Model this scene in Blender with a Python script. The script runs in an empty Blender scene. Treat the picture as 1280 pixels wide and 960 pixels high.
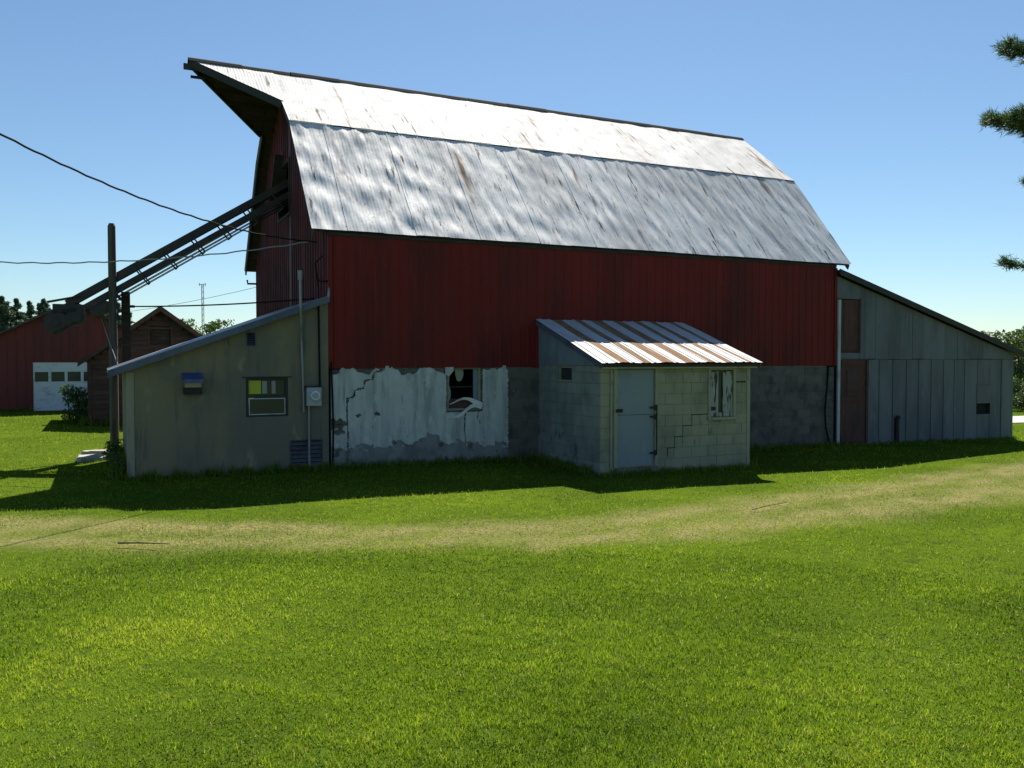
import bpy, math, random
import numpy as np
from mathutils import Matrix, Vector

random.seed(7)
RNG = np.random.default_rng(11)
scene = bpy.context.scene
COL = scene.collection

# ------------------------------------------------------------------ camera
CAM = np.array([-3.7653, -15.4379, 2.0]); YAW, PITCH, FPX = 0.4502, -0.0294, 1063.0
FW = np.array([math.sin(YAW)*math.cos(PITCH), math.cos(YAW)*math.cos(PITCH), math.sin(PITCH)])
RT = np.array([math.cos(YAW), -math.sin(YAW), 0.0]); UP = np.cross(RT, FW)
cd = bpy.data.cameras.new('camera'); cam = bpy.data.objects.new('camera', cd); COL.objects.link(cam)
cd.sensor_width = 36; cd.sensor_fit = 'HORIZONTAL'; cd.lens = FPX/1280*36; cd.clip_end = 6000
cam.matrix_world = Matrix(((RT[0], UP[0], -FW[0], CAM[0]), (RT[1], UP[1], -FW[1], CAM[1]), (RT[2], UP[2], -FW[2], CAM[2]), (0, 0, 0, 1)))
scene.camera = cam

# ------------------------------------------------------------------ light
SUN = Vector((0.46, 0.695, 1.0)).normalized()
world = bpy.data.worlds.new('World'); scene.world = world; world.use_nodes = True
wn = world.node_tree.nodes; wl = world.node_tree.links
sky = wn.new('ShaderNodeTexSky'); sky.sky_type = 'NISHITA'; sky.sun_disc = False
sky.sun_elevation = math.asin(SUN.z); sky.sun_rotation = math.atan2(SUN.x, SUN.y)
sky.air_density = 1.0; sky.dust_density = 0.22; sky.ozone_density = 3.6; sky.altitude = 200
bg = wn['Background']; bg.inputs['Strength'].default_value = 0.05
tint = wn.new('ShaderNodeMix'); tint.data_type = 'RGBA'; tint.blend_type = 'MULTIPLY'; tint.inputs['Factor'].default_value = 1.0; tint.inputs['B'].default_value = (0.925, 1.025, 1.03, 1)
wl.new(sky.outputs[0], tint.inputs['A']); wl.new(tint.outputs['Result'], bg.inputs['Color'])
sl = bpy.data.lights.new('sun', 'SUN'); sl.energy = 4.6; sl.angle = math.radians(0.53); sl.color = (1.0, 0.95, 0.86)
sun = bpy.data.objects.new('sun', sl); COL.objects.link(sun)
sun.rotation_euler = SUN.to_track_quat('Z', 'Y').to_euler(); sun.location = (20, 30, 40)
scene.view_settings.view_transform = 'Standard'; scene.view_settings.look = 'None'
scene.view_settings.exposure = 1.12; scene.view_settings.gamma = 1.0; scene.view_settings.use_curve_mapping = False

# ------------------------------------------------------------------ materials
MATS = {}
def mat(name, base, layers=(), rough=0.75, metal=0.0, bump=0.0, bscale=30.0, bstretch=(1, 1, 1), rvar=0.0, spec=0.5, trans=None, objvar=0.0):
    """layers: (colour, scale, stretch, lo, hi[, detail]) mixed over the base by world-space noise"""
    m = bpy.data.materials.new(name); m.use_nodes = True; nt = m.node_tree; N = nt.nodes; L = nt.links
    p = N['Principled BSDF']; geo = N.new('ShaderNodeNewGeometry')
    def noise(scale, stretch, detail=4.0, seed=0.0):
        mp = N.new('ShaderNodeMapping'); mp.inputs['Scale'].default_value = stretch; mp.inputs['Location'].default_value = (seed, seed*1.7, seed*.6)
        L.new(geo.outputs['Position'], mp.inputs['Vector'])
        n = N.new('ShaderNodeTexNoise'); n.inputs['Scale'].default_value = scale; n.inputs['Detail'].default_value = detail
        n.inputs['Roughness'].default_value = 0.6
        L.new(mp.outputs[0], n.inputs['Vector']); return n.outputs['Fac']
    rgb = N.new('ShaderNodeRGB'); rgb.outputs[0].default_value = (*base, 1); cur = rgb.outputs[0]
    for i, ly in enumerate(layers):
        c, sc, st, lo, hi = ly[:5]; det = ly[5] if len(ly) > 5 else 4.0
        mr = N.new('ShaderNodeMapRange'); mr.interpolation_type = 'SMOOTHSTEP'
        mr.inputs['From Min'].default_value = lo; mr.inputs['From Max'].default_value = hi
        L.new(noise(sc, st, det, 3.1*i+1), mr.inputs['Value'])
        mx = N.new('ShaderNodeMix'); mx.data_type = 'RGBA'
        L.new(mr.outputs[0], mx.inputs['Factor']); L.new(cur, mx.inputs['A']); mx.inputs['B'].default_value = (*c, 1)
        cur = mx.outputs['Result']
    if objvar:
        oi = N.new('ShaderNodeObjectInfo'); hv = N.new('ShaderNodeHueSaturation')
        mr = N.new('ShaderNodeMapRange'); mr.inputs['To Min'].default_value = 1-objvar; mr.inputs['To Max'].default_value = 1+objvar
        L.new(oi.outputs['Random'], mr.inputs['Value']); L.new(mr.outputs[0], hv.inputs['Value']); L.new(cur, hv.inputs['Color']); cur = hv.outputs[0]
    L.new(cur, p.inputs['Base Color'])
    p.inputs['Metallic'].default_value = metal; p.inputs['Roughness'].default_value = rough; p.inputs['Specular IOR Level'].default_value = spec
    if rvar:
        mr = N.new('ShaderNodeMapRange'); mr.inputs['From Min'].default_value = .3; mr.inputs['From Max'].default_value = .7
        mr.inputs['To Min'].default_value = rough-rvar; mr.inputs['To Max'].default_value = rough+rvar
        L.new(noise(3.0, (1, 1, 1), 5.0, 9.0), mr.inputs['Value']); L.new(mr.outputs[0], p.inputs['Roughness'])
    if bump:
        b = N.new('ShaderNodeBump'); b.inputs['Strength'].default_value = bump; b.inputs['Distance'].default_value = 0.01
        L.new(noise(bscale, bstretch, 5.0, 5.0), b.inputs['Height']); L.new(b.outputs[0], p.inputs['Normal'])
    if trans:
        tr = N.new('ShaderNodeBsdfTranslucent'); ms = N.new('ShaderNodeMixShader'); ms.inputs[0].default_value = trans
        L.new(cur, tr.inputs['Color']); L.new(p.outputs[0], ms.inputs[1]); L.new(tr.outputs[0], ms.inputs[2])
        L.new(ms.outputs[0], N['Material Output'].inputs['Surface'])
    MATS[name] = m; return m

RUST = (0.17, 0.085, 0.035)
mat('roof_metal', (0.74, 0.73, 0.715), [((0.58, 0.572, 0.56), 0.9, (1, .5, .5), .42, .7), ((0.26, 0.255, 0.25), 5, (2.2, .4, .4), .54, .76), ((0.14, 0.075, 0.035), 1.3, (1.7, .22, .22), .60, .70), ((0.07, 0.055, 0.045), 2.6, (2.6, .30, .30), .625, .67, 6.0), ((0.03, 0.027, 0.025), 26, (1, .5, .5), .65, .70)], rough=0.70, metal=0.46, bump=0.2, bscale=7, bstretch=(1.6, .5, .5), rvar=0.08, spec=.3)
mat('roof_metal_glare_cut', (0.54, 0.535, 0.525), [((0.44, 0.435, 0.43), 0.9, (1, .5, .5), .42, .7), ((0.29, 0.285, 0.28), 5, (2.2, .4, .4), .54, .76), ((0.12, 0.065, 0.03), 1.3, (1.7, .22, .22), .60, .70), ((0.06, 0.05, 0.04), 2.6, (2.6, .30, .30), .62, .67, 6.0), ((0.03, 0.027, 0.025), 26, (1, .5, .5), .65, .70)], rough=0.79, metal=0.34, bump=0.2, bscale=7, bstretch=(1.6, .5, .5), rvar=0.06, spec=.2, objvar=.06)  # same metal as the lower slope, darkened to hold back sun glare
mat('red_siding', (0.165, 0.016, 0.012), [((0.105, 0.016, 0.014), 1.2, (1, 1, .25), .4, .65), ((0.175, 0.026, 0.021), 7, (2, 2, .15), .58, .75)], rough=0.65, bump=0.1, bscale=20, objvar=.03, spec=.2)
mat('gable_siding', (0.125, 0.020, 0.024), [((0.065, 0.013, 0.015), 1.5, (1, 1, .4), .4, .6), ((0.21, 0.10, 0.11), 9, (1, 3, .12), .58, .76)], rough=0.6, bump=0.1, objvar=.12, spec=.25)
mat('dark_wood', (0.030, 0.024, 0.019), [((0.055, 0.045, 0.036), 6, (.4, .4, 3), .45, .7)], rough=0.9, bump=0.3)
mat('dark_trim', (0.028, 0.029, 0.028), [((0.07, 0.065, 0.055), 5, (1, 1, 1), .55, .75)], rough=0.75)
mat('plaster', (0.50, 0.525, 0.50), [((0.33, 0.35, 0.335), 2.4, (2.0, 2.0, .30), .42, .66), ((0.24, 0.245, 0.23), 4.5, (2.6, 2.6, .22), .56, .74), ((0.56, 0.57, 0.53), 5, (1, 1, 1), .55, .7), ((0.20, 0.20, 0.19), 6, (1.4, 1.4, .5), .66, .76)], rough=0.9, bump=0.35, bscale=25)
mat('raw_block', (0.125, 0.112, 0.094), [((0.07, 0.067, 0.062), 3, (1, 1, 1), .45, .65), ((0.18, 0.17, 0.15), 8, (1, 1, 1), .6, .75)], rough=0.95, bump=0.5, bscale=60, objvar=.16)
mat('grey_render', (0.24, 0.245, 0.24), [((0.15, 0.15, 0.145), 2.5, (1, 1, .7), .42, .66), ((0.09, 0.09, 0.085), 7, (1, 1, 1), .6, .74)], rough=0.95, bump=0.4, bscale=40)
mat('raw_mortar', (0.15, 0.145, 0.135), [((0.08, 0.08, 0.075), 5, (1, 1, 1), .5, .7)], rough=0.95, bump=0.4, bscale=60)
mat('painted_block', (0.285, 0.28, 0.20), [((0.20, 0.205, 0.145), 2.0, (1, 1, .6), .42, .66), ((0.15, 0.15, 0.12), 5, (1.3, 1.3, .6), .62, .76)], rough=0.85, bump=0.4, bscale=55, objvar=.03)
mat('side_block', (0.24, 0.27, 0.24), [((0.16, 0.18, 0.17), 2.0, (1, 1, .6), .42, .66), ((0.08, 0.085, 0.08), 4, (1, 1, .7), .58, .74)], rough=0.85, bump=0.4, bscale=55, objvar=.10)
mat('painted_mortar', (0.255, 0.25, 0.178), [((0.13, 0.13, 0.10), 6, (1, 1, 1), .55, .72)], rough=0.9, bump=0.3, bscale=60)
mat('crack', (0.015, 0.014, 0.012), rough=1.0)
mat('gap_dark', (0.012, 0.012, 0.012), rough=1.0)
mat('blue_door', (0.20, 0.245, 0.27), [((0.145, 0.18, 0.20), 2, (1, 1, .4), .45, .7), ((0.27, 0.30, 0.30), 6, (2, 2, .3), .62, .76)], rough=0.65, bump=0.12)
mat('blue_board', (0.19, 0.24, 0.29), [((0.14, 0.17, 0.21), 2, (1, 1, .4), .45, .7)], rough=0.7, bump=0.15)
mat('frame_paint', (0.28, 0.29, 0.21), [((0.12, 0.115, 0.09), 7, (2, 2, .6), .55, .72)], rough=0.8, bump=0.2)
mat('iron', (0.022, 0.021, 0.020), [((0.06, 0.035, 0.02), 9, (1, 1, 1), .5, .7)], rough=0.7, metal=0.3)
mat('white_sheet', (0.46, 0.46, 0.47), [((0.40, 0.38, 0.35), 3, (1.5, .4, 1), .45, .7), ((0.30, 0.20, 0.12), 7, (1.5, .35, 1), .62, .74)], rough=0.65, metal=0.0, bump=0.1, spec=.25)
mat('rust_sheet', (0.20, 0.115, 0.060), [((0.27, 0.18, 0.115), 4, (1.5, .4, 1), .42, .66), ((0.12, 0.06, 0.035), 9, (1.5, .5, 1), .6, .75)], rough=0.9, metal=0.0, spec=.1, bump=0.2)
mat('stucco', (0.225, 0.190, 0.115), [((0.155, 0.145, 0.11), 0.9, (1, 1, .45), .42, .62), ((0.085, 0.083, 0.075), 2.6, (1.9, 1.9, .2), .53, .76), ((0.27, 0.245, 0.155), 4, (1, 1, .4), .6, .75)], rough=0.95, bump=0.6, bscale=70)
mat('corner_trim', (0.30, 0.28, 0.19), [((0.18, 0.17, 0.13), 4, (1, 1, .4), .5, .7)], rough=0.8)
mat('blue_metal', (0.105, 0.125, 0.18), [((0.07, 0.085, 0.12), 2.5, (1, 1, 1), .45, .7), ((0.18, 0.20, 0.24), 8, (1, 1, 1), .62, .75)], rough=0.6, metal=0.1, spec=.3)
mat('gray_board', (0.138, 0.148, 0.158), [((0.095, 0.103, 0.11), 1.5, (1, 1, .25), .42, .66), ((0.20, 0.215, 0.225), 8, (2, 2, .2), .6, .76)], rough=0.85, bump=0.3, bstretch=(1, 1, .12), bscale=40, objvar=.12)
mat('red_door', (0.095, 0.036, 0.027), [((0.05, 0.028, 0.022), 3, (1.5, 1.5, .4), .45, .65), ((0.17, 0.12, 0.09), 9, (2, 2, .4), .62, .74)], rough=0.85, bump=0.3)
mat('white_pipe', (0.40, 0.43, 0.46), [((0.25, 0.27, 0.29), 3, (1, 1, .5), .5, .7)], rough=0.55)
mat('galv', (0.24, 0.25, 0.27), [((0.14, 0.15, 0.16), 5, (1, 1, .4), .5, .7)], rough=0.5, metal=0.7)
mat('vent_metal', (0.085, 0.095, 0.115), [((0.05, 0.055, 0.065), 5, (1, 1, 1), .45, .7)], rough=0.7, spec=.3)
mat('meter_grey', (0.33, 0.37, 0.41), [((0.24, 0.27, 0.30), 6, (1, 1, 1), .5, .7)], rough=0.5)
mat('hood_blue', (0.045, 0.062, 0.18), [((0.08, 0.10, 0.20), 8, (1, 1, 1), .5, .7)], rough=0.35)
mat('hood_amber', (0.24, 0.22, 0.12), rough=0.3)
mat('lawn_view_card', (0.42, 0.46, 0.03), rough=0.6)
mat('torn_plastic', (0.72, 0.72, 0.72), [((0.50, 0.50, 0.50), 5, (1, 1, 1), .5, .7)], rough=0.6)
mat('pole_wood', (0.085, 0.080, 0.065), [((0.045, 0.042, 0.034), 6, (2, 2, .2), .45, .65), ((0.12, 0.115, 0.095), 12, (2, 2, .15), .6, .75)], rough=0.9, bump=0.4, bstretch=(1, 1, .1))
mat('elevator_steel', (0.045, 0.043, 0.040), [((0.09, 0.06, 0.04), 5, (1, 1, 1), .5, .72)], rough=0.6, metal=0.4)
mat('elevator_pan', (0.22, 0.25, 0.28), [((0.12, 0.11, 0.10), 4, (1, 1, 1), .48, .7)], rough=0.5, metal=0.5)
mat('garage_red', (0.135, 0.018, 0.016), [((0.09, 0.015, 0.014), 1.5, (1, 1, .3), .42, .66)], rough=0.7, bump=0.1, objvar=.10)
mat('garage_white', (0.62, 0.66, 0.70), [((0.42, 0.42, 0.42), 3.5, (.8, .8, 1.6), .5, .7), ((0.20, 0.17, 0.14), 7, (1, 1, 1.5), .64, .74)], rough=0.7, bump=0.15)
mat('shingle', (0.055, 0.05, 0.046), [((0.09, 0.085, 0.08), 6, (1, 1, 1), .5, .7)], rough=0.95, bump=0.5)
mat('brown_board', (0.085, 0.046, 0.038), [((0.050, 0.034, 0.030), 3, (.3, .3, 2), .42, .65), ((0.10, 0.055, 0.045), 9, (.3, .3, 3), .6, .75)], rough=0.9, bump=0.3, objvar=.16)
mat('wire', (0.012, 0.012, 0.012), rough=0.9, spec=.1)
mat('wire_bare', (0.30, 0.31, 0.32), rough=0.4, metal=0.6)
mat('stone', (0.38, 0.35, 0.31), [((0.26, 0.235, 0.20), 6, (1, 1, 1), .45, .65), ((0.48, 0.45, 0.41), 14, (1, 1, 1), .6, .72)], rough=0.95, bump=0.6, bscale=25)
mat('gravel', (0.42, 0.41, 0.39), [((0.32, 0.31, 0.29), 2, (1, 1, 1), .45, .65)], rough=1.0, bump=0.6)
mat('bark', (0.070, 0.055, 0.042), [((0.035, 0.028, 0.022), 14, (1, 1, .3), .45, .65)], rough=0.95, bump=0.6)
mat('needle', (0.050, 0.098, 0.034), [((0.085, 0.13, 0.036), 5, (1, 1, 1), .45, .65)], rough=0.6, trans=.35)
mat('spruce_leaf', (0.075, 0.115, 0.07), [((0.10, 0.14, 0.08), 1.2, (1, 1, 1), .45, .65)], rough=0.7, trans=.3)  # greens lightened to put distance haze into the colour
mat('broad_leaf', (0.055, 0.10, 0.020), [((0.10, 0.15, 0.03), 1.5, (1, 1, 1), .45, .65), ((0.03, 0.06, 0.015), 3, (1, 1, 1), .6, .75)], rough=0.55, trans=.4)
mat('weed_leaf', (0.05, 0.095, 0.02), [((0.09, 0.13, 0.03), 6, (1, 1, 1), .45, .65)], rough=0.6, trans=.4)
mat('twig', (0.045, 0.033, 0.024), rough=0.95)

m = mat('glass', (0.035, 0.04, 0.045), rough=0.10, spec=0.5)

# ------------------------------------------------------------------ mesh helpers
OFF = {}
class MB:
    def __init__(s): s.v = []; s.f = []
    def add(s, vs, fs):
        b = len(s.v); s.v += [tuple(map(float, p)) for p in vs]; s.f += [tuple(i+b for i in f) for f in fs]; return s
    def box(s, x0, x1, y0, y1, z0, z1):
        return s.add([(x0, y0, z0), (x1, y0, z0), (x1, y1, z0), (x0, y1, z0), (x0, y0, z1), (x1, y0, z1), (x1, y1, z1), (x0, y1, z1)],
                     [(0, 3, 2, 1), (4, 5, 6, 7), (0, 1, 5, 4), (1, 2, 6, 5), (2, 3, 7, 6), (3, 0, 4, 7)])
    def prism(s, poly, a, b, axis='y'):
        """poly in (u,z); axis y: u=x extruded over y; axis x: u=y extruded over x"""
        n = len(poly)
        if axis == 'y': vs = [(u, a, z) for u, z in poly] + [(u, b, z) for u, z in poly]
        else: vs = [(a, u, z) for u, z in poly] + [(b, u, z) for u, z in poly]
        fs = [tuple(range(n)), tuple(range(2*n-1, n-1, -1))] + [(i, i+n, (i+1) % n+n, (i+1) % n) for i in range(n)]
        return s.add(vs, fs)
    def bar(s, p, q, w, h, up=(0, 0, 1)):
        p, q = Vector(p), Vector(q); d = (q-p).normalized(); u = Vector(up)
        a = d.cross(u)
        if a.length < 1e-4: a = d.cross(Vector((1, 0, 0)))
        a = a.normalized()*w/2; b = a.cross(d).normalized()*h/2
        vs = [p-a-b, p+a-b, p+a+b, p-a+b, q-a-b, q+a-b, q+a+b, q-a+b]
        return s.add(vs, [(0, 1, 2, 3), (4, 7, 6, 5), (0, 4, 5, 1), (1, 5, 6, 2), (2, 6, 7, 3), (3, 7, 4, 0)])
    def tube(s, pts, rad, n=8, caps=True):
        pts = [Vector(p) for p in pts]; k = len(pts)
        if not hasattr(rad, '__len__'): rad = [rad]*k
        vs = []; fs = []; ref = None
        for i in range(k):
            d = (pts[min(i+1, k-1)]-pts[max(i-1, 0)]).normalized()
            if ref is None: ref = Vector((0, 0, 1)) if abs(d.z) < .9 else Vector((1, 0, 0))
            a = d.cross(ref)
            if a.length < 1e-3: a = d.cross(Vector((0, 1, 0)))
            a.normalize(); b = d.cross(a); ref = a.cross(d)
            for j in range(n):
                t = 2*math.pi*j/n; vs.append(pts[i]+(a*math.cos(t)+b*math.sin(t))*rad[i])
        for i in range(k-1):
            for j in range(n): fs.append((i*n+j, i*n+(j+1) % n, (i+1)*n+(j+1) % n, (i+1)*n+j))
        if caps: fs += [tuple(range(n-1, -1, -1)), tuple((k-1)*n+j for j in range(n))]
        return s.add(vs, fs)
    def cyl(s, c, axis, r, h, n=20):
        c = Vector(c); a = Vector(axis).normalized()*h/2
        return s.tube([c-a, c+a], r, n)
    def grid(s, P):
        r, c = P.shape[:2]; b = len(s.v); s.v += [tuple(p) for p in P.reshape(-1, 3).tolist()]
        s.f += [(b+i*c+j, b+i*c+j+1, b+(i+1)*c+j+1, b+(i+1)*c+j) for i in range(r-1) for j in range(c-1)]; return s
    def build(s, name, m, parent=None, smooth=False):
        off = OFF.get(parent.name, (0, 0, 0)) if parent else (0, 0, 0)
        me = bpy.data.meshes.new(name)
        me.from_pydata([(x-off[0], y-off[1], z-off[2]) for x, y, z in s.v], [], s.f); me.update()
        if smooth: me.polygons.foreach_set('use_smooth', [True]*len(me.polygons))
        me.materials.append(MATS[m]); o = bpy.data.objects.new(name, me); COL.objects.link(o)
        if parent: o.parent = parent; OFF[o.name] = off
        return o
def empty(name, loc, label, cat, group=None):
    o = bpy.data.objects.new(name, None); COL.objects.link(o); o.location = loc; o.empty_display_size = .2
    OFF[o.name] = tuple(loc); return tag(o, label, cat, group)
def tag(o, label=None, cat=None, group=None, kind=None):
    if label: o['label'] = label
    if cat: o['category'] = cat
    if group: o['group'] = group
    if kind: o['kind'] = kind
    return o
def copy_of(src, name, parent, loc):
    o = src.copy(); o.name = name; COL.objects.link(o); o.parent = parent
    off = OFF.get(parent.name, (0, 0, 0)); o.location = (loc[0]-off[0], loc[1]-off[1], loc[2]-off[2]); return o
def gz(x, y=0.0):
    """height of the lawn: it falls gently towards the grey lean-to and the road"""
    x = np.asarray(x, float); y = np.asarray(y, float); t = np.clip(-y/4.0, 0, 1)
    return -0.0125*np.clip(x, 0, 28)-.07*t*t*(3-2*t)-.008*np.clip(-y-4, 0, 14)
# smooth random field made of sines
class Field:
    def __init__(s, seed, n, lam_u, lam_v, amp):
        r = np.random.default_rng(seed); s.ku = 2*np.pi/r.uniform(*lam_u, n)*r.choice([-1, 1], n); s.kv = 2*np.pi/r.uniform(*lam_v, n)
        s.ph = r.uniform(0, 6.28, n); s.a = amp*r.uniform(.5, 1, n)/math.sqrt(n)
    def __call__(s, u, v):
        o = np.zeros(np.broadcast(u, v).shape)
        for k, l, p, a in zip(s.ku, s.kv, s.ph, s.a): o += a*np.sin(k*u+l*v+p)
        return o
def corr_sheet(o, u, v, w, l, pitch, amp, seg=6, rows=2, field=None, uoff=0.0, profile='sine', clip=None):
    """a corrugated metal sheet: origin o, width along u, length along v, waves along the normal; clip trims each column's v"""
    o, u, v = np.array(o, float), np.array(u, float), np.array(v, float); n = np.cross(u, v); n /= np.linalg.norm(n)
    if profile == 'sine':
        c = max(2, int(round(w/pitch*seg)))+1; uu = np.linspace(0, w, c); hh = amp*np.sin(2*np.pi*(uu+uoff)/pitch)
    else:   # trapezoid ribs
        uu = [0.0]; hh = [0.0]; k = 0
        while True:
            c0 = k*pitch+pitch/2
            if c0+.03 > w: break
            for d, h in ((-.028, 0), (-.014, amp), (.014, amp), (.028, 0)): uu.append(c0+d); hh.append(h)
            k += 1
        uu.append(w); hh.append(0.0); uu, hh = np.array(uu), np.array(hh)
    t = np.linspace(0, 1, rows)[:, None]*np.ones((1, len(uu)))
    lo, hi = (np.zeros(len(uu)), np.full(len(uu), l)) if clip is None else clip(uu)
    vv = lo[None, :]+(hi-lo)[None, :]*t
    H = hh[None, :]+(field(uu[None, :]+uoff, vv) if field else 0)
    return o[None, None, :]+uu[None, :, None]*u+vv[:, :, None]*v+H[:, :, None]*n
_BM = {}
def block_mesh(w, h, matname, d=0.05, e=0.0055, flip=False):
    """a block seen from its face (local x along wall, face towards -y or, flipped, towards -x)"""
    k = (round(w, 3), round(h, 3), matname, flip)
    if k in _BM: return _BM[k]
    vs = []
    for yy, s in ((d, 0), (e*.6, 0), (0, e)):
        vs += [(s, yy, s), (w-s, yy, s), (w-s, yy, h-s), (s, yy, h-s)]
    fs = [(8, 9, 10, 11)] + [(a+i, a+(i+1) % 4, a+4+(i+1) % 4, a+4+i) for a in (0, 4) for i in range(4)]
    if flip: vs = [(y, -x, z) for x, y, z in vs]
    me = bpy.data.meshes.new('block'); me.from_pydata(vs, [], fs); me.update(); me.materials.append(MATS[matname]); _BM[k] = me; return me
def block_wall(parent, u0, u1, z0, ztop, face, matname, openings=(), axis='y', bw=0.405, bh=0.203, jt=0.007, name='block', shift=0.0):
    """running bond; axis y: u=x, wall face at y=face towards -y; axis x: u measured from the far end towards the camera, face at x=face towards -x"""
    off = OFF.get(parent.name, (0, 0, 0)); r = 0; z = z0
    while z < ztop-.04:
        h = min(bh, ztop-z)-jt; u = u0-(bw/2 if r % 2 else 0)-shift
        while u < u1-.02:
            a, b = max(u, u0), min(u+bw, u1)-jt
            parts = [(a, b)]
            for oa, ob, oza, ozb in openings:
                if z+h > oza+.03 and z < ozb-.03:
                    new = []
                    for pa, pb in parts:
                        if pb <= oa or pa >= ob: new.append((pa, pb)); continue
                        if pa < oa-.03: new.append((pa, oa))
                        if pb > ob+.03: new.append((ob, pb))
                    parts = new
            for pa, pb in parts:
                if pb-pa < .03: continue
                o = bpy.data.objects.new(name, block_mesh(pb-pa, h, matname, flip=(axis == 'x'))); COL.objects.link(o); o.parent = parent
                j = random.uniform(-.003, .003)
                if axis == 'y': o.location = (pa-off[0], face+j-off[1], z-off[2])
                else: o.location = (face+j-off[0], -pa-off[1], z-off[2])
            u += bw
        z += bh; r += 1
def strip_wall(mb, u0, u1, z0, ztop, a, b, openings=(), axis='y'):
    """solid wall between two planes with rectangular openings and a straight sloping top ztop(u)"""
    br = sorted(set([u0, u1]+[x for o in openings for x in o[:2]]))
    for s, e in zip(br[:-1], br[1:]):
        cuts = sorted([(o[2], o[3]) for o in openings if o[0] < e-1e-6 and o[1] > s+1e-6]); z = z0
        for lo, hi in cuts:
            if lo > z: mb.prism([(s, z), (e, z), (e, lo), (s, lo)], a, b, axis)
            z = hi
        if min(ztop(s), ztop(e)) > z+.002: mb.prism([(s, z), (e, z), (e, ztop(e)), (s, ztop(s))], a, b, axis)
    return mb

# ================================================================== SETTING
# ---- ground: one sheet out to the horizon, fine near the yard
def axis_coords(c, fine, step):
    a = np.arange(-fine, fine+step, step); g = fine*np.geomspace(1, 60, 26)[1:]
    return np.concatenate([-g[::-1], a, g])+c
gx = axis_coords(3, 34, 1.0); gy = axis_coords(2, 34, 1.0)
XX, YY = np.meshgrid(gx, gy)
ZZ = gz(XX, YY)+.012*Field(5, 8, (3, 9), (3, 9), 1)(XX, YY)*(np.hypot(XX-3, YY-2) < 40)
gr = MB().grid(np.dstack([XX, YY, ZZ-.012]))
# driveway: a worn band between two curves over the lawn
DXN, DN = [-30, -12, -4.76, -3.61, -2.45, -.87, .72, 2.72, 5.42, 8.86, 16, 30], [-4.2, -4.3, -4.94, -5.51, -6.01, -6.66, -7.36, -7.6, -7.54, -7.23, -6.0, -3.0]   # edge towards the camera
DXF, DF = [-30, -12, -5.02, -3.56, -2.16, -.35, 1.75, 4.91, 9.33, 15.18, 30], [-1.4, -1.5, -2.11, -3.19, -4.01, -5.08, -5.51, -4.95, -4.17, -3.1, 0.4]     # edge towards the barn
wob = Field(21, 7, (.8, 4), (.8, 4), .35); wob2 = Field(22, 12, (.5, 3.5), (.35, 1.6), 1.0)
def drive_w(x, y):
    """1 inside the driveway, 0 on the lawn, with ragged edges and a greener crown between the wheel tracks"""
    n, f = np.interp(x, DXN, DN), np.interp(x, DXF, DF); c, h = (n+f)/2, (f-n)/2*.92
    d = np.abs(y-c+.5*wob(x, y))/h
    edge = np.clip((1.12-d)/.62, 0, 1); crown = np.exp(-(d/.24)**2)*.50
    return np.clip((edge-crown)*(.80+.30*wob2(x, y)), 0, 1)
gm = mat('lawn_soil', (0.058, 0.092, 0.009), [((0.078, 0.118, 0.010), .5, (1, 1, 1), .4, .65), ((0.04, 0.06, 0.012), 9, (1, 1, 1), .5, .7)], rough=1.0, bump=0.8, bscale=40, spec=.0)
nt = gm.node_tree; at = nt.nodes.new('ShaderNodeAttribute'); at.attribute_name = 'dry'
pb = nt.nodes['Principled BSDF']; old = pb.inputs['Base Color'].links[0].from_socket
sn = nt.nodes.new('ShaderNodeTexNoise'); sn.inputs['Scale'].default_value = 28; sn.inputs['Detail'].default_value = 8
g2 = nt.nodes.new('ShaderNodeNewGeometry'); nt.links.new(g2.outputs['Position'], sn.inputs['Vector'])
cr = nt.nodes.new('ShaderNodeValToRGB'); cr.color_ramp.elements[0].position = .36; cr.color_ramp.elements[0].color = (.10, .095, .030, 1)
cr.color_ramp.elements[1].position = .62; cr.color_ramp.elements[1].color = (.24, .215, .088, 1)
nt.links.new(sn.outputs['Fac'], cr.inputs[0])
mx = nt.nodes.new('ShaderNodeMix'); mx.data_type = 'RGBA'
nt.links.new(at.outputs['Fac'], mx.inputs['Factor']); nt.links.new(old, mx.inputs['A']); nt.links.new(cr.outputs[0], mx.inputs['B']); nt.links.new(mx.outputs['Result'], pb.inputs['Base Color'])
ground = tag(gr.build('ground', 'lawn_soil', smooth=True), kind='structure')
# finer ground just where the driveway runs: the same sheet carries the mask per vertex, so refine it there
import bmesh
bm = bmesh.new(); bm.from_mesh(ground.data)
ed = [e for e in bm.edges if all(-10 < v.co.x < 26 and -13 < v.co.y < 3 for v in e.verts)]
bmesh.ops.subdivide_edges(bm, edges=ed, cuts=4, use_grid_fill=True); bm.to_mesh(ground.data); bm.free()
nv = len(ground.data.vertices); co = np.empty(nv*3); ground.data.vertices.foreach_get('co', co); co = co.reshape(-1, 3)
da = ground.data.attributes.new('dry', 'FLOAT', 'POINT'); da.data.foreach_set('value', drive_w(co[:, 0], co[:, 1]).astype(np.float32))
ground.data.polygons.foreach_set('use_smooth', np.ones(len(ground.data.polygons), bool))
# ---- gravel road past the grey lean-to
rx = np.linspace(21.5, 140, 60); ry = np.linspace(0, 1, 6)
RX, RY = np.meshgrid(rx, ry)
P = np.dstack([RX, 4.3+2.4*RY+(RX-22)*.02+.12*np.sin(RX*.7)*(RY-.5), gz(RX)+.012+.03*np.sin(RY*np.pi)])
tag(MB().grid(P).build('gravel_road', 'gravel', smooth=True), kind='structure')

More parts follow.
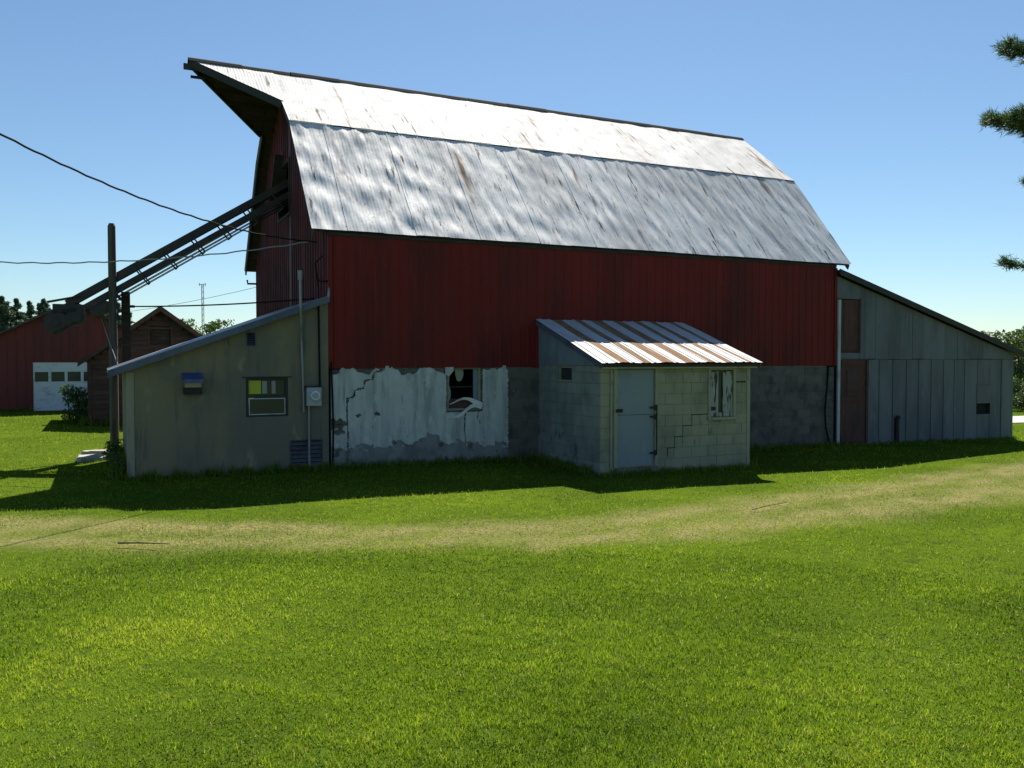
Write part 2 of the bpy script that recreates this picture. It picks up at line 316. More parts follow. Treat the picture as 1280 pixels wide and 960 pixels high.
# ================================================================== RED BARN
L, W = 12.54, 7.95
ZE, ZB, ZR, ZF = 4.355, 6.76, 8.36, 1.86
YE, YB, YC = -0.07, 1.88, 3.975
OL, OR = 0.31, 0.42
barn = empty('red_barn', (L/2, W/2, 0), 'large red gambrel barn with weathered silver metal roof and pointed hay hood', 'barn')
X0, X1 = -OL, L+OR
sl_lo = np.array([0, YB-YE, ZB-ZE]); len_lo = np.linalg.norm(sl_lo); v_lo = sl_lo/len_lo
sl_up = np.array([0, YC-YB, ZR-ZB]); len_up = np.linalg.norm(sl_up); v_up = sl_up/len_up
n_lo = np.array([0, -v_lo[2], v_lo[1]]); n_up = np.array([0, -v_up[2], v_up[1]])
# roof deck of dark boards under the metal (both sides)
dk = MB()
for sgn in (1, -1):
    yy = lambda y: y if sgn > 0 else 2*YC-y
    pts = [(yy(YE+.02), ZE-.02), (yy(YB+.01), ZB-.03), (YC, ZR-.035), (YC, ZR-.085), (yy(YB+.05), ZB-.07), (yy(YE+.07), ZE-.045)]
    dk.prism(pts, X0+.02, X1-.02, 'x')
roof = dk.build('roof', 'dark_wood', barn)
dents_a = Field(31, 20, (.28, .75), (.9, 3.2), .0034); dents_b = Field(33, 14, (.12, .30), (.25, .8), .0009); dents_c = Field(34, 10, (.7, 2.2), (.5, 1.6), .0058)
dents_lo = lambda a, b: dents_a(a, b)+dents_b(a, b)+dents_c(a, b)*np.clip(1.15-a/9, .35, 1)
dents_up = Field(32, 14, (.4, 1.6), (.7, 2.6), .005)
NS = 20; sw = (X1-X0)/NS
for i in range(NS):
    u0 = X0+i*sw; jit = random.uniform(-.012, .012)
    lip = .0022*(i % 2)
    g = corr_sheet(np.array([u0-.02, YE, ZE])+n_lo*lip-v_lo*(.02+jit), (1, 0, 0), v_lo, sw+.04, len_lo+.03, .0667, .00028, seg=6, rows=36, field=lambda a, b: dents_lo(a, b)*np.clip(b/.25+.3, 0, 1), uoff=u0)
    MB().grid(g).build('roof_sheet', 'roof_metal', roof, True)
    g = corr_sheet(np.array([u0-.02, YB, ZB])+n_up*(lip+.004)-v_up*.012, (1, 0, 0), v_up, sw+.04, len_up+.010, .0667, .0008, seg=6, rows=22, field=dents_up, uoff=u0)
    MB().grid(g).build('roof_sheet', 'roof_metal_glare_cut', roof, True)
MB().prism([(YB-.030, ZB-.028), (YB+.004, ZB+.012), (YB+.02, ZB+.010), (YB-.010, ZB-.04)], X0, X1, 'x').build('break_flashing', 'dark_trim', roof)
# far slopes: plainer sheets sharing two meshes
far = []
for o_, v_, ln in (((0, 2*YC-YE, ZE), (0, -v_lo[1], v_lo[2]), len_lo), ((0, 2*YC-YB, ZB), (0, -v_up[1], v_up[2]), len_up)):
    g = corr_sheet(np.array(o_)-np.array(v_)*.03, (1, 0, 0), v_, sw+.03, ln+.03, .0667, -.0075, seg=4, rows=2)
    far.append(MB().grid(g).build('roof_sheet', 'roof_metal', roof, True))
for f_ in far:
    base = f_.location.copy()
    for i in range(NS):
        o = f_ if i == 0 else f_.copy()
        if i: COL.objects.link(o); o.parent = roof
        o.location = base+Vector((X0+i*sw, 0, 0))
# ridge cap and the dark lap line at the break
rc = MB(); NK = 14
for i in range(NK):
    a, b = -2.02+(X1+2.02)*i/NK, -2.02+(X1+2.02)*(i+1)/NK+.03
    q = random.uniform(-.008, .008); c0 = MB()
    prof = [(YC-.115, ZR-.062+q), (YC-.05, ZR+.012+q), (YC, ZR+.038+q), (YC+.05, ZR+.012+q), (YC+.115, ZR-.062+q), (YC+.05, ZR-.01+q), (YC, ZR+.016+q), (YC-.05, ZR-.01+q)]
    c0.prism(prof, a, b, 'x').build('ridge_cap', 'wire', roof)  # near-black colour paints in the shadow of the ridge's far side
# hay hood: two triangles of the upper slopes run out to a point
HY, HZ = 2.66, 7.345; PK = -1.99
hood = MB()
A = np.array([X0, HY, HZ]); T = np.array([X0, YC, ZR]); Pk = np.array([PK, YC, ZR])
ht = 30; cols = []
def tri_clip(uu):    # columns from the peak (u=0) to the rake
    tt = uu/(X0-PK); full = (YC-HY)/v_up[1]
    return (1-tt)*0+full*(1-tt), np.full(len(uu), full)
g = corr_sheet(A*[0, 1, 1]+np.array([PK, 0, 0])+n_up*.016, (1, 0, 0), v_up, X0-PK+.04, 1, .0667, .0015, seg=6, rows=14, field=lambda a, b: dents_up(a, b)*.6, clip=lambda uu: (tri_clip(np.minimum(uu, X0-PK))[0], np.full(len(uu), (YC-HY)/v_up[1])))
hs = MB().grid(g).build('hood_sheet', 'roof_metal_glare_cut', roof, True)
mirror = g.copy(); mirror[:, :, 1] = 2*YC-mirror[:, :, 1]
MB().grid(mirror[:, ::-1]).build('hood_sheet', 'roof_metal_glare_cut', roof, True)
hb = MB()
for s in (1, -1):
    f = lambda P: (P[0], P[1] if s > 0 else 2*YC-P[1], P[2])
    A2, T2, P2 = A-[0, 0, .03], T-[0, 0, .03], Pk-[0, 0, .03]
    A3, T3, P3 = A-[0, -.0, .09], T-[0, 0, .09], Pk-[0, 0, .09]
    vs = [f(p) for p in (A2, T2, P2, A3, T3, P3)]; fs = [(0, 1, 2), (5, 4, 3), (0, 2, 5, 3), (1, 0, 3, 4), (2, 1, 4, 5)]
    hb.add(vs, fs)
hb.build('hood_soffit', 'dark_wood', barn)
for s in (1, -1):
    f = lambda P: (P[0], P[1] if s > 0 else 2*YC-P[1], P[2])
    MB().bar(f(A-[0, 0, .075]), f(Pk-[-.0, .0, .075]), .05, .15).build('hood_fascia', 'dark_trim', barn)
    for k in range(5):     # rafters under the hood
        t = (k+.7)/5.5; p = A+(Pk-A)*t; q = np.array([X0+.25, p[1], p[2]-.02])
        MB().bar(f(p-[0, 0, .11]), f(q-[0, 0, .11]), .04, .09).build('hood_rafter', 'dark_wood', barn)
MB().bar((PK-.12, YC, ZR-.16), (X0+.3, YC, ZR-.16), .06, .12).build('hay_track', 'elevator_steel', barn)
MB().bar((PK+.02, YC, ZR-.36), (PK+.3, YC, ZR-.36), .05, .05).add([], []).tube([(PK+.16, YC, ZR-.36), (PK+.16, YC, ZR-.16)], .012, 6).build('hay_hook', 'iron', barn)
# rake boards of both ends
for xx, s in ((X0, 1), (X1, -1)):
    for sg in (1, -1):
        yy = lambda y: y if sg > 0 else 2*YC-y
        xa = xx+.015*s if s > 0 else xx-.05; xb = xa+.035
        MB().prism([(yy(YE+.05), ZE-.14), (yy(YE+.01), ZE-.03), (yy(YB), ZB-.04), (yy(YB+.11), ZB-.12)], xa, xb, 'x').build('rake_board', 'dark_trim', barn)
        ye, ze = (HY, HZ) if s > 0 else (YC, ZR)
        MB().prism([(yy(YB+.115), ZB-.125), (yy(YB+.005), ZB-.04), (yy(ye), ze-.04), (yy(ye+.03), ze-.16)], xa, xb, 'x').build('rake_board', 'dark_trim', barn)
# soffit strip between wall and front eave, eave fascia
MB().box(0.0, L, YE+.035, -.005, ZE-.10, ZE-.045).build('eave_board', 'dark_wood', barn)
MB().box(0.0, L, W+.005, W+.06, ZE-.10, ZE-.045).build('eave_board', 'dark_wood', barn)
# structural core walls (dark inside) with the hay opening and window opening
def gam(y):
    y = np.minimum(y, 2*YC-y); return np.where(y < YB, ZE+(y-YE)*v_lo[2]/v_lo[1], ZB+(y-YB)*v_up[2]/v_up[1])-.10
OPY = (3.42, 4.62, 5.20, 6.30)
core = MB()
ys = sorted([.02, YB, OPY[0], YC, OPY[1], 2*YC-YB, W-.02])
for a, b in zip(ys[:-1], ys[1:]):
    lo = [(ZF, OPY[2]), (OPY[3], None)] if OPY[0]-1e-6 <= a and b <= OPY[1]+1e-6 else [(ZF, None)]
    for z0, z1 in lo:
        core.prism([(a, z0), (b, z0), (b, z1 or float(gam(b))), (a, z1 or float(gam(a)))], .02, .10, 'x')
    core.prism([(a, ZF), (b, ZF), (b, float(gam(b))), (a, float(gam(a)))], L-.10, L-.02, 'x')
core.box(.101, L-.101, .02, .10, ZF, ZE-.06); core.box(.101, L-.101, W-.10, W-.02, ZF, ZE-.06)
core.build('wall_frame', 'dark_wood', barn)
# front siding: ribbed sheets, each a little uneven
NW = 15; ww = L/NW
for i in range(NW):
    x = i*ww; j = random.uniform(-.012, .012); d = .006*(i % 2)+random.uniform(0, .003)
    g = corr_sheet((x-.012, -.005-d, ZF-.03+j), (1, 0, 0), (0, 0, 1), ww+.024, ZE-ZF-.02-j, .209, .014, profile='rib', rows=7, field=lambda a, b: .0035*np.sin(a*5.1+i)*np.sin(b*2.2+i*1.7), uoff=x)
    MB().grid(g).build('wall_sheet', 'red_siding', barn)
for i in range(NW):
    if i == 0:
        g = corr_sheet((ww, W+.006, ZF-.03), (-1, 0, 0), (0, 0, 1), ww+.02, ZE-ZF-.02, .209, .014, profile='rib', rows=2)
        bs = MB().grid(g).build('wall_sheet', 'red_siding', barn); b0 = bs.location.copy()
    else:
        o = bs.copy(); COL.objects.link(o); o.parent = barn; o.location = b0+Vector((i*ww, 0, 0))
MB().box(-.03, .05, -.034, .05, ZF-.02, ZE-.12).build('corner_flashing', 'red_siding', barn)
MB().box(L-.05, L+.03, -.034, .05, ZF-.02, ZE-.12).build('corner_flashing', 'red_siding', barn)
# gable siding: corrugated sheets cut to the gambrel line, hole for the elevator
NG = 12; gw = W/NG
def gable_sheets(xf, nrm, hole):
    for i in range(NG):
        a, b = i*gw, (i+1)*gw
        spans = [(a, b, ZF-.02, None)]
        if hole and b > OPY[0]+.01 and a < OPY[1]-.01:
            spans = []
            if a < OPY[0]: spans.append((a, OPY[0], ZF-.02, None))
            if b > OPY[1]: spans.append((OPY[1], b, ZF-.02, None))
            m0, m1 = max(a, OPY[0]), min(b, OPY[1]); spans += [(m0, m1, ZF-.02, OPY[2]), (m0, m1, OPY[3], None)]
        for s, e, z0, z1 in spans:
            jj = random.uniform(0, .004)
            top = (lambda uu: np.full(len(uu), z1-z0)) if z1 else (lambda uu: (gam(np.clip((e-uu) if nrm < 0 else s+uu, 0, W))+.02)-z0)
            o_ = (xf-.012-jj, e, z0) if nrm < 0 else (xf+.012+jj, s, z0)
            g = corr_sheet(o_, (0, nrm, 0), (0, 0, 1), e-s, 1, .2208, .028, profile='rib', rows=5, uoff=s, clip=lambda uu: (np.zeros(len(uu)), top(uu)))
            MB().grid(g).build('gable_sheet', 'gable_siding', barn)
gable_sheets(0.0, -1, True); gable_sheets(L, 1, False)
# frame round the elevator opening and its sagging hatch board
fr = barn
MB().box(-.045, .02, OPY[0]-.07, OPY[0], OPY[2]-.07, OPY[3]+.07).build('hatch_frame', 'dark_wood', fr)
MB().box(-.045, .02, OPY[1], OPY[1]+.07, OPY[2]-.07, OPY[3]+.07).build('hatch_frame', 'dark_wood', fr)
MB().box(-.045, .02, OPY[0], OPY[1], OPY[3], OPY[3]+.07).build('hatch_frame', 'dark_wood', fr)
MB().box(-.045, .02, OPY[0], OPY[1], OPY[2]-.07, OPY[2]).build('hatch_frame', 'dark_wood', fr)
MB().bar((-.07, 4.05, 6.55), (-.07, 4.75, 5.55), .05, .30, (1, 0, 0)).build('hatch_board', 'dark_wood', fr)
# wire bracket on the gable and the little hook at the far eave
ins = MB().tube([(-.01, .9, 4.02), (-.01, .9, 4.30)], .02, 8).tube([(-.01, .9, 4.24), (-.16, .9, 4.24)], .015, 8)
ins.build('wire_bracket', 'iron', barn)
MB().tube([(-.02, .35, 3.93), (-.16, .42, 3.78), (-.10, .5, 3.5), (-.10, .25, 3.42), (-.03, -.02, 3.42)], .013, 6).tube([(-.10, .5, 3.5), (-.07, .52, 3.1)], .012, 6).build('service_wire', 'wire', barn)
MB().tube([(-.02, 7.75, 3.98), (-.26, 7.8, 3.98), (-.27, 7.8, 4.08)], .028, 6).build('eave_hook', 'iron', barn)
# ---- foundation
WIN = (2.30, 3.03, 0.98, ZF-.02)
fd = MB(); strip_wall(fd, .01, L-.01, -.45, lambda u: ZF-.005, .012, .26, [WIN])
strip_wall(fd, .012, W-.012, -.45, lambda u: ZF-.006, .02, .26, [], 'x'); strip_wall(fd, .012, W-.012, -.45, lambda u: ZF-.006, L-.26, L-.02, [], 'x')
strip_wall(fd, .27, L-.27, -.45, lambda u: ZF-.007, W-.26, W-.02)
found = fd.build('foundation', 'raw_mortar', barn)
block_wall(found, 0.01, L-.01, -.22, ZF-.03, .004, 'raw_block', [WIN, (4.35, 7.66, -1, 1.85)])
# plaster coat over the blocks at the left, cracked and flaked
def ragged(seed, lam, amp): return Field(seed, 7, lam, lam, amp)
rg1, rg2, rg3 = ragged(41, (.12, .9), .06), ragged(42, (.12, .8), .07), ragged(43, (.05, .22), .012)
crackline = [(1.05, 1.90), (1.02, 1.80), (.83, 1.74), (.80, 1.62), (.66, 1.60), (.62, 1.46), (.46, 1.42), (.44, 1.30), (.32, 1.27), (.31, .9), (.33, .6), (.31, .05)]
crack2 = [(2.67, .98), (2.66, .6), (2.68, .30)]
crack3 = [(2.95, .97), (2.93, .84), (2.99, .72)]
def segdist(px, pz, pl):
    d = np.full(px.shape, 9.0)
    for (ax, az), (bx, bz) in zip(pl[:-1], pl[1:]):
        t = np.clip(((px-ax)*(bx-ax)+(pz-az)*(bz-az))/((bx-ax)**2+(bz-az)**2+1e-9), 0, 1); d = np.minimum(d, np.hypot(px-ax-t*(bx-ax), pz-az-t*(bz-az)))
    return d
def flake_sheet(u0, u1, z0, z1, step, keep, y, th):
    us = np.arange(u0, u1+step/2, step); zs = np.arange(z0, z1+step/2, step); U, Z = np.meshgrid(us, zs)
    J = RNG.uniform(-.35, .35, U.shape+(2,))*step; J[0] = J[-1] = 0; J[:, 0] = J[:, -1] = 0; U = U+J[..., 0]; Z = Z+J[..., 1]
    Yy = y+.004*Field(44, 9, (.2, 1), (.2, 1), 1)(U, Z)
    cu, cz = (U[:-1, :-1]+U[1:, 1:])/2, (Z[:-1, :-1]+Z[1:, 1:])/2; K = keep(cu, cz); c = U.shape[1]; n = U.size
    vs = list(zip(U.ravel(), Yy.ravel(), Z.ravel()))+list(zip(U.ravel(), Yy.ravel()+th, Z.ravel())); fs = []
    R, Cc = K.shape
    for i in range(R):
        for j in range(Cc):
            if not K[i, j]: continue
            a, b, d, e = i*c+j, i*c+j+1, (i+1)*c+j+1, (i+1)*c+j; fs.append((a, b, d, e))
            if i == 0 or not K[i-1, j]: fs.append((b, a, a+n, b+n))
            if i == R-1 or not K[i+1, j]: fs.append((e, d, d+n, e+n))
            if j == 0 or not K[i, j-1]: fs.append((a, e, e+n, a+n))
            if j == Cc-1 or not K[i, j+1]: fs.append((d, b, b+n, d+n))
    return MB().add(vs, fs)
def keep_pl(u, z):
    top = 1.80+rg1(u, z)*1.3-.05*np.exp(-((u-1.55)/.25)**2)-.05*(u < .4); bot = .34+.17*np.exp(-((u-1.9)/.42)**2)+rg2(u, z)*1.1-.06*(u > 2.95)
    k = (z < top) & (z > bot) & (u < 3.60+rg3(u, z)*1.4)
    k &= ~((u > WIN[0]-.03+rg3(z, u)) & (u < WIN[1]+.02) & (z > WIN[2]-.02))
    k &= segdist(u, z, crackline) > .016+.006*np.sin(u*23+z*31); k &= segdist(u, z, crack2) > .016; k &= segdist(u, z, crack3) > .009
    for (cu, cz, ru, rz) in ((.12, .80, .17, .10), (.16, .66, .10, .06), (.52, .955, .055, .035), (.88, .97, .075, .035), (1.28, .40, .12, .06), (.62, .36, .16, .07)):
        k &= ((u-cu)/ru)**2+((z-cz)/rz)**2 > 1+.6*np.sin(u*41)*np.sin(z*37)
    return k
flake_sheet(.015, 3.66, .12, 1.87, .0175, keep_pl, -.014, .017).build('plaster', 'plaster', barn)
# dim render coat behind the flaked plaster (lower grey band)
rg4 = ragged(46, (.2, .9), .05)
flake_sheet(.015, 3.62, -.06, 1.86, .035, lambda u, z: (z < .62+rg4(u, z)) & (segdist(u, z, crackline) > .02) & ~((u > WIN[0]-.02) & (u < WIN[1]+.02) & (z > WIN[2]-.05)), -.002, .006).build('grey_render', 'grey_render', barn)
# ---- broken foundation window
bw = MB().box(WIN[0], WIN[0]+.05, .06, .12, WIN[2], WIN[3]).box(WIN[1]-.05, WIN[1], .06, .12, WIN[2], WIN[3]).box(WIN[0]+.05, WIN[1]-.05, .061, .119, WIN[3]-.04, WIN[3]).box(WIN[0]+.05, WIN[1]-.05, .061, .119, WIN[2], WIN[2]+.05)
bwin = bw.build('window', 'frame_paint', barn)
MB().box(WIN[0]-.2, WIN[1]+.2, .90, .93, WIN[2]-.3, WIN[3]+.1).build('back_panel', 'gap_dark', bwin)
MB().box(WIN[1]-.15, WIN[1]-.055, .075, .10, WIN[2]+.055, WIN[3]-.045).build('side_board', 'blue_board', bwin)
MB().box(WIN[0]+.055, WIN[1]-.155, .08, .10, WIN[3]-.40, WIN[3]-.375).build('muntin', 'dark_wood', bwin)
MB().box(WIN[0]+.055, WIN[1]-.155, .08, .10, WIN[2]+.055, WIN[2]+.24).build('lower_board', 'brown_board', bwin)
def plate(pts, y, th, m, nm, par):
    MB().prism(pts, y, y+th).build(nm, m, par)
plate([(2.47, WIN[3]-.045), (2.66, WIN[3]-.045), (2.655, 1.68), (2.63, 1.60), (2.575, 1.555), (2.52, 1.58), (2.49, 1.68)], .05, .006, 'frame_paint', 'hanging_scrap', bwin)
plate([(2.31, 1.82), (2.44, 1.82), (2.40, 1.70), (2.36, 1.66), (2.35, 1.5), (2.39, 1.36), (2.385, 1.25), (2.34, 1.16), (2.31, 1.12)], .045, .006, 'frame_paint', 'hanging_scrap', bwin)
plate([(2.24, 1.84), (2.42, 1.845), (2.415, 1.76), (2.37, 1.72), (2.32, 1.66), (2.25, 1.70)], -.03, .010, 'plaster', 'hanging_scrap', bwin)
def ribbon(path, nm):
    vs = []; fs = []
    for i, (x, z, h, y) in enumerate(path): vs += [(x, y, z-h), (x, y-.012, z+h), (x, y+.01, z+h), (x, y+.016, z-h)]
    for i in range(len(path)-1): fs += [(4*i+k, 4*i+(k+1) % 4, 4*i+4+(k+1) % 4, 4*i+4+k) for k in range(4)]
    fs += [(3, 2, 1, 0), tuple(4*(len(path)-1)+k for k in range(4))]
    MB().add(vs, fs).build(nm, 'torn_plastic', bwin)
ribbon([(2.325, 1.118, .008, -.03), (2.42, 1.15, .014, -.035), (2.52, 1.20, .018, -.04), (2.62, 1.228, .022, -.045), (2.72, 1.218, .030, -.05), (2.80, 1.185, .045, -.05), (2.90, 1.135, .055, -.045), (3.00, 1.10, .055, -.04), (3.035, 1.085, .045, -.035)], 'torn_sheeting')
ribbon([(2.325, .845, .006, -.03), (2.44, .865, .022, -.035), (2.55, .895, .036, -.035), (2.62, .945, .040, -.045), (2.70, 1.015, .036, -.048), (2.78, 1.07, .036, -.05), (2.86, 1.09, .040, -.055), (3.0, 1.06, .05, -.052)], 'torn_sheeting')
# dark cable in the corner by the plaster, loose cable at the right end
MB().tube([(.012, -.055, 1.95), (.03, -.05, 1.4), (.045, -.05, .8), (.03, -.05, 0.02)], .017, 6).build('corner_cable', 'wire', barn)
MB().tube([(12.30, -.03, 1.83), (12.24, -.05, 1.3), (12.17, -.06, .75), (12.2, -.06, .35), (12.34, -.06, -.1)], .022, 6).build('loose_cable', 'wire', barn)

# ================================================================== MILK HOUSE
mh = empty('milk_house', (6.0, -1.2, -.07), 'small pale green block milk house with striped rusty metal roof', 'building')
MX0, MX1, MY = 4.30, 7.72, -2.40
ME, MT = 1.93, 2.80        # eave and top heights of roof
DO = (4.63, 5.50, 0.05, 1.84); WO = (6.71, 7.38, .88, 1.84); SO = (0.81, 1.37, 1.60, 1.89)
mw = MB(); strip_wall(mw, MX0+.008, MX1-.008, -.40, lambda u: 1.86, MY+.012, MY+.20, [DO, WO])
front = mw.build('front_wall', 'painted_mortar', mh)
block_wall(front, MX0, MX1, -.27, 1.87, MY, 'painted_block', [DO, WO])
ms = MB(); strip_wall(ms, MY+.21, -.01, -.40, lambda u: 1.885, MX0+.012, MX0+.20, [(-SO[1], -SO[0], SO[2], 1.86)], 'x')
sidew = ms.build('side_wall', 'painted_mortar', mh)
ms2 = MB(); strip_wall(ms2, MY+.21, -.01, -.40, lambda u: 1.88, MX1-.20, MX1-.012, [], 'x'); ms2.build('side_wall', 'painted_mortar', mh)
block_wall(sidew, .0, -MY-.012, -.27, 1.88, MX0, 'side_block', [SO], axis='x', shift=.1)
# boarded gable triangle
rz = lambda y: ME+(MT-ME)*(y-(-2.55))/2.55
for a, b in ((-.80, -.012), (-1.6, -.80), (MY+.06, -1.6)):
    MB().prism([(a, 1.885), (b-.006, 1.885), (b-.006, rz(b)-.10), (a, rz(a)-.10)], MX0-.012, MX0+.03, 'x').build('gable_board', 'blue_board', mh)
    MB().prism([(a, 1.885), (b-.006, 1.885), (b-.006, rz(b)-.10), (a, rz(a)-.10)], MX1-.03, MX1+.012, 'x').build('gable_board', 'blue_board', mh)
# side window
sw_ = MB().box(MX0+.02, MX0+.07, -SO[1], -SO[1]+.04, SO[2], 1.86).box(MX0+.02, MX0+.07, -SO[0]-.04, -SO[0], SO[2], 1.86).box(MX0+.021, MX0+.069, -SO[1]+.04, -SO[0]-.04, 1.83, 1.86).box(MX0-.01, MX0+.069, -SO[1]-.03, -SO[0]+.03, SO[2]-.03, SO[2]).build('side_window', 'frame_paint', mh)
MB().box(MX0+.06, MX0+.066, -SO[1]+.04, -SO[0]-.04, SO[2], 1.83).build('pane', 'glass', sw_)
# door with frame, hinges, latch, mid rail
dr = MB().box(DO[0]+.03, DO[1]-.03, MY+.02, MY+.06, .98, DO[3]-.03).box(DO[0]+.03, DO[1]-.03, MY+.022, MY+.062, .035, .972).build('door', 'blue_door', mh)
MB().box(DO[0]-.05, DO[0]+.02, MY-.02, MY+.09, .02, DO[3]).box(DO[1]-.02, DO[1]+.04, MY-.02, MY+.09, .02, DO[3]).box(DO[0]-.05, DO[1]+.04, MY-.021, MY+.09, DO[3], DO[3]+.06).build('door_frame', 'frame_paint', mh)
MB().box(DO[0]-.02, DO[1]+.02, MY-.06, MY+.10, -.2, .02).build('threshold', 'raw_mortar', mh)
for z in (.26, .93, 1.10): MB().bar((DO[1]+.015, MY-.028, z), (DO[1]-.12, MY-.005, z), .02, .035).box(DO[1]-.03, DO[1]-.005, MY-.03, MY-.0, z-.05, z+.05).build('hinge', 'iron', dr)
MB().tube([(DO[1]+.005, MY-.03, .22), (DO[1]+.005, MY-.03, 1.15)], .012, 6).build('hinge_rod', 'iron', dr)
MB().box(DO[0]-.02, DO[0]+.13, MY-.03, MY+.018, 1.03, 1.09).build('latch', 'iron', dr)
# tall weathered shutter window
wd = MB().box(WO[0], WO[0]+.06, MY-.02, MY+.06, WO[2], WO[3]).box(WO[1]-.06, WO[1], MY-.02, MY+.06, WO[2], WO[3]).box(WO[0]+.06, WO[1]-.06, MY-.019, MY+.059, WO[3]-.05, WO[3]).box(WO[0]-.02, WO[1]+.02, MY-.05, MY+.059, WO[2]-.05, WO[2]).build('window', 'frame_paint', mh)
mat('peeled', (0.30, 0.32, 0.29), [((0.05, 0.045, 0.04), 9, (2.2, 2.2, .35), .50, .58), ((0.40, 0.42, 0.40), 14, (2, 2, .3), .6, .7)], rough=.9, bump=.4)
for a, b in ((.07, .21), (.212, .335)): pass
MB().box(WO[0]+.065, WO[0]+.19, MY+.005, MY+.03, WO[2]+.01, WO[3]-.09).build('shutter_board', 'peeled', wd)
MB().box(WO[0]+.195, WO[0]+.25, MY+.0, MY+.03, WO[2]+.09, WO[3]-.07).build('shutter_board', 'peeled', wd)
MB().box(WO[0]+.37, WO[0]+.44, MY+.002, MY+.03, WO[2]+.09, WO[3]-.10).build('shutter_board', 'peeled', wd)
MB().box(WO[0]+.445, WO[1]-.065, MY+.006, MY+.03, WO[2]+.09, WO[3]-.08).build('shutter_board', 'peeled', wd)
MB().box(WO[0]+.195, WO[1]-.065, MY+.003, MY+.03, WO[2]+.005, WO[2]+.085).build('shutter_board', 'peeled', wd)
MB().box(WO[0]+.06, WO[1]-.06, MY+.035, MY+.042, WO[2], WO[3]-.05).build('pane', 'glass', wd)
MB().box(WO[0]+.06, WO[0]+.18, MY-.01, MY+.004, WO[2]+.13, WO[2]+.20).build('hinge', 'iron', wd)
MB().box(WO[0]+.0, WO[1], MY+.19, MY+.195, WO[2]-.2, WO[3]).build('window_backing', 'gap_dark', wd)
# stepped crack in the joints below the window
def joint_crack(pts, y, par, w=.011):
    mb = MB()
    for (ax, az), (bx, bz) in zip(pts[:-1], pts[1:]):
        mb.box(min(ax, bx)-w/2, max(ax, bx)+w/2, y-.003, y+.02, min(az, bz)-w/2, max(az, bz)+w/2)
    return mb.build('crack', 'crack', par)
def jz(r): return -.27+.203*r-.006
cp = [(6.70, jz(6)), (6.33, jz(6)), (6.33, jz(5)), (6.12, jz(5)), (6.12, jz(4)), (5.93, jz(4)), (5.93, jz(3)), (5.77, jz(3)), (5.77, jz(2)+.05)]
joint_crack(cp, MY, front, .014)
joint_crack([(7.40, 1.55), (7.62, 1.56)], MY, front, .016)
MB().box(MX1-.06, MX1+.02, MY-.012, MY+.05, -.2, 1.86).build('corner_strip', 'frame_paint', mh)
MB().box(4.50, 4.53, MY-.025, MY-.002, .05, 1.8).build('corner_strip', 'frame_paint', mh)
# eave beam and roof: alternating white and rusty ribbed sheets
MB().box(MX0-.05, MX1+.10, MY-.125, MY-.085, 1.825, 1.905).build('eave_fascia', 'frame_paint', mh)
MB().box(MX0-.02, MX1+.04, MY-.05, MY+.05, 1.862, 1.905).build('eave_beam', 'brown_board', mh)
RX0, RX1, RYF = 4.22, 7.88, -2.57
v_m = np.array([0, 2.56, MT-ME]); lm = np.linalg.norm(v_m); v_m /= lm; n_m = np.array([0, -v_m[2], v_m[1]])
ml = MB(); ml.prism([(RYF+.03, ME-.075), (-.04, MT-.085), (-.04, MT-.025), (RYF+.03, ME-.018)], RX0+.02, RX1-.02, 'x')
mroof = ml.build('roof', 'dark_wood', mh)
MB().bar((RX0+.005, RYF+.02, ME-.05), (RX0+.005, -.04, MT-.055), .022, .10).build('rake_trim', 'blue_metal', mh)
MB().bar((RX1-.005, RYF+.02, ME-.05), (RX1-.005, -.04, MT-.055), .022, .10).build('rake_trim', 'blue_metal', mh)
x = RX0; k = 0
wid = [.36, .22, .34, .12, .26, .24, .30, .20, .34, .14, .26, .12, .40, .10, .40]
while x < RX1-.02:
    w = min(wid[k % len(wid)], RX1-x); j = random.uniform(-.015, .015)
    g = corr_sheet(np.array([x-.01, RYF-.02+j, ME])+n_m*(.006+.005*(k % 2)), (1, 0, 0), v_m, w+.02, lm+.0-j, .20, .012 if k % 2 == 0 else .004, profile='rib', rows=9, field=lambda a, b: .006*np.sin(a*7+b*1.3)+.004*np.sin(b*3.1+a), uoff=x)
    MB().grid(g).build('roof_sheet', 'rust_sheet' if k % 2 else 'white_sheet', mroof); x += w; k += 1

# ================================================================== STUCCO SHED (left lean-to)
SX0, SX1, SYF, SYB = -3.38, -0.035, -.035, 3.60
sr = lambda x: 3.12+(3.12-1.80)*(x-(-.06))/(3.58)     # top surface of the roof
shed = empty('stucco_shed', (-1.7, 1.8, 0), 'low tan stucco lean-to shed with blue metal roof edge against the barn', 'shed')
SW = (-1.49, -.76, .98, 1.67); SV = (-1.48, -1.31, 2.22, 2.47); SL = (-.74, -.15, .11, .55); SH = (-2.50, -2.24, 1.42, 1.70)
sm = MB(); strip_wall(sm, SX0, SX1, -.3, lambda u: sr(u)-.10, SYF, SYF+.18, [SW, SV, SL])
sm.build('front_wall', 'stucco', shed)
MB().prism([(SYF+.181, -.3), (SYB, -.3), (SYB, sr(SX0)-.10), (SYF+.181, sr(SX0)-.10)], SX0, SX0+.16, 'x').build('side_wall', 'stucco', shed)
sb = MB(); strip_wall(sb, SX0+.161, SX1, -.3, lambda u: sr(u)-.10, SYB-.16, SYB-.001, [(-1.5, -.8, 1.0, 1.7)]); sb.build('back_wall', 'stucco', shed)
MB().box(SX0-.018, SX0+.10, SYF-.018, SYF+.10, -.1, sr(SX0)-.115).build('corner_trim', 'corner_trim', shed)
RA, RB = -3.66, -.05
sroof = MB().prism([(RA, sr(RA)-.055), (RB, sr(RB)-.055), (RB, sr(RB)), (RA, sr(RA))], SYF-.16, SYB+.2).build('roof', 'blue_metal', shed)
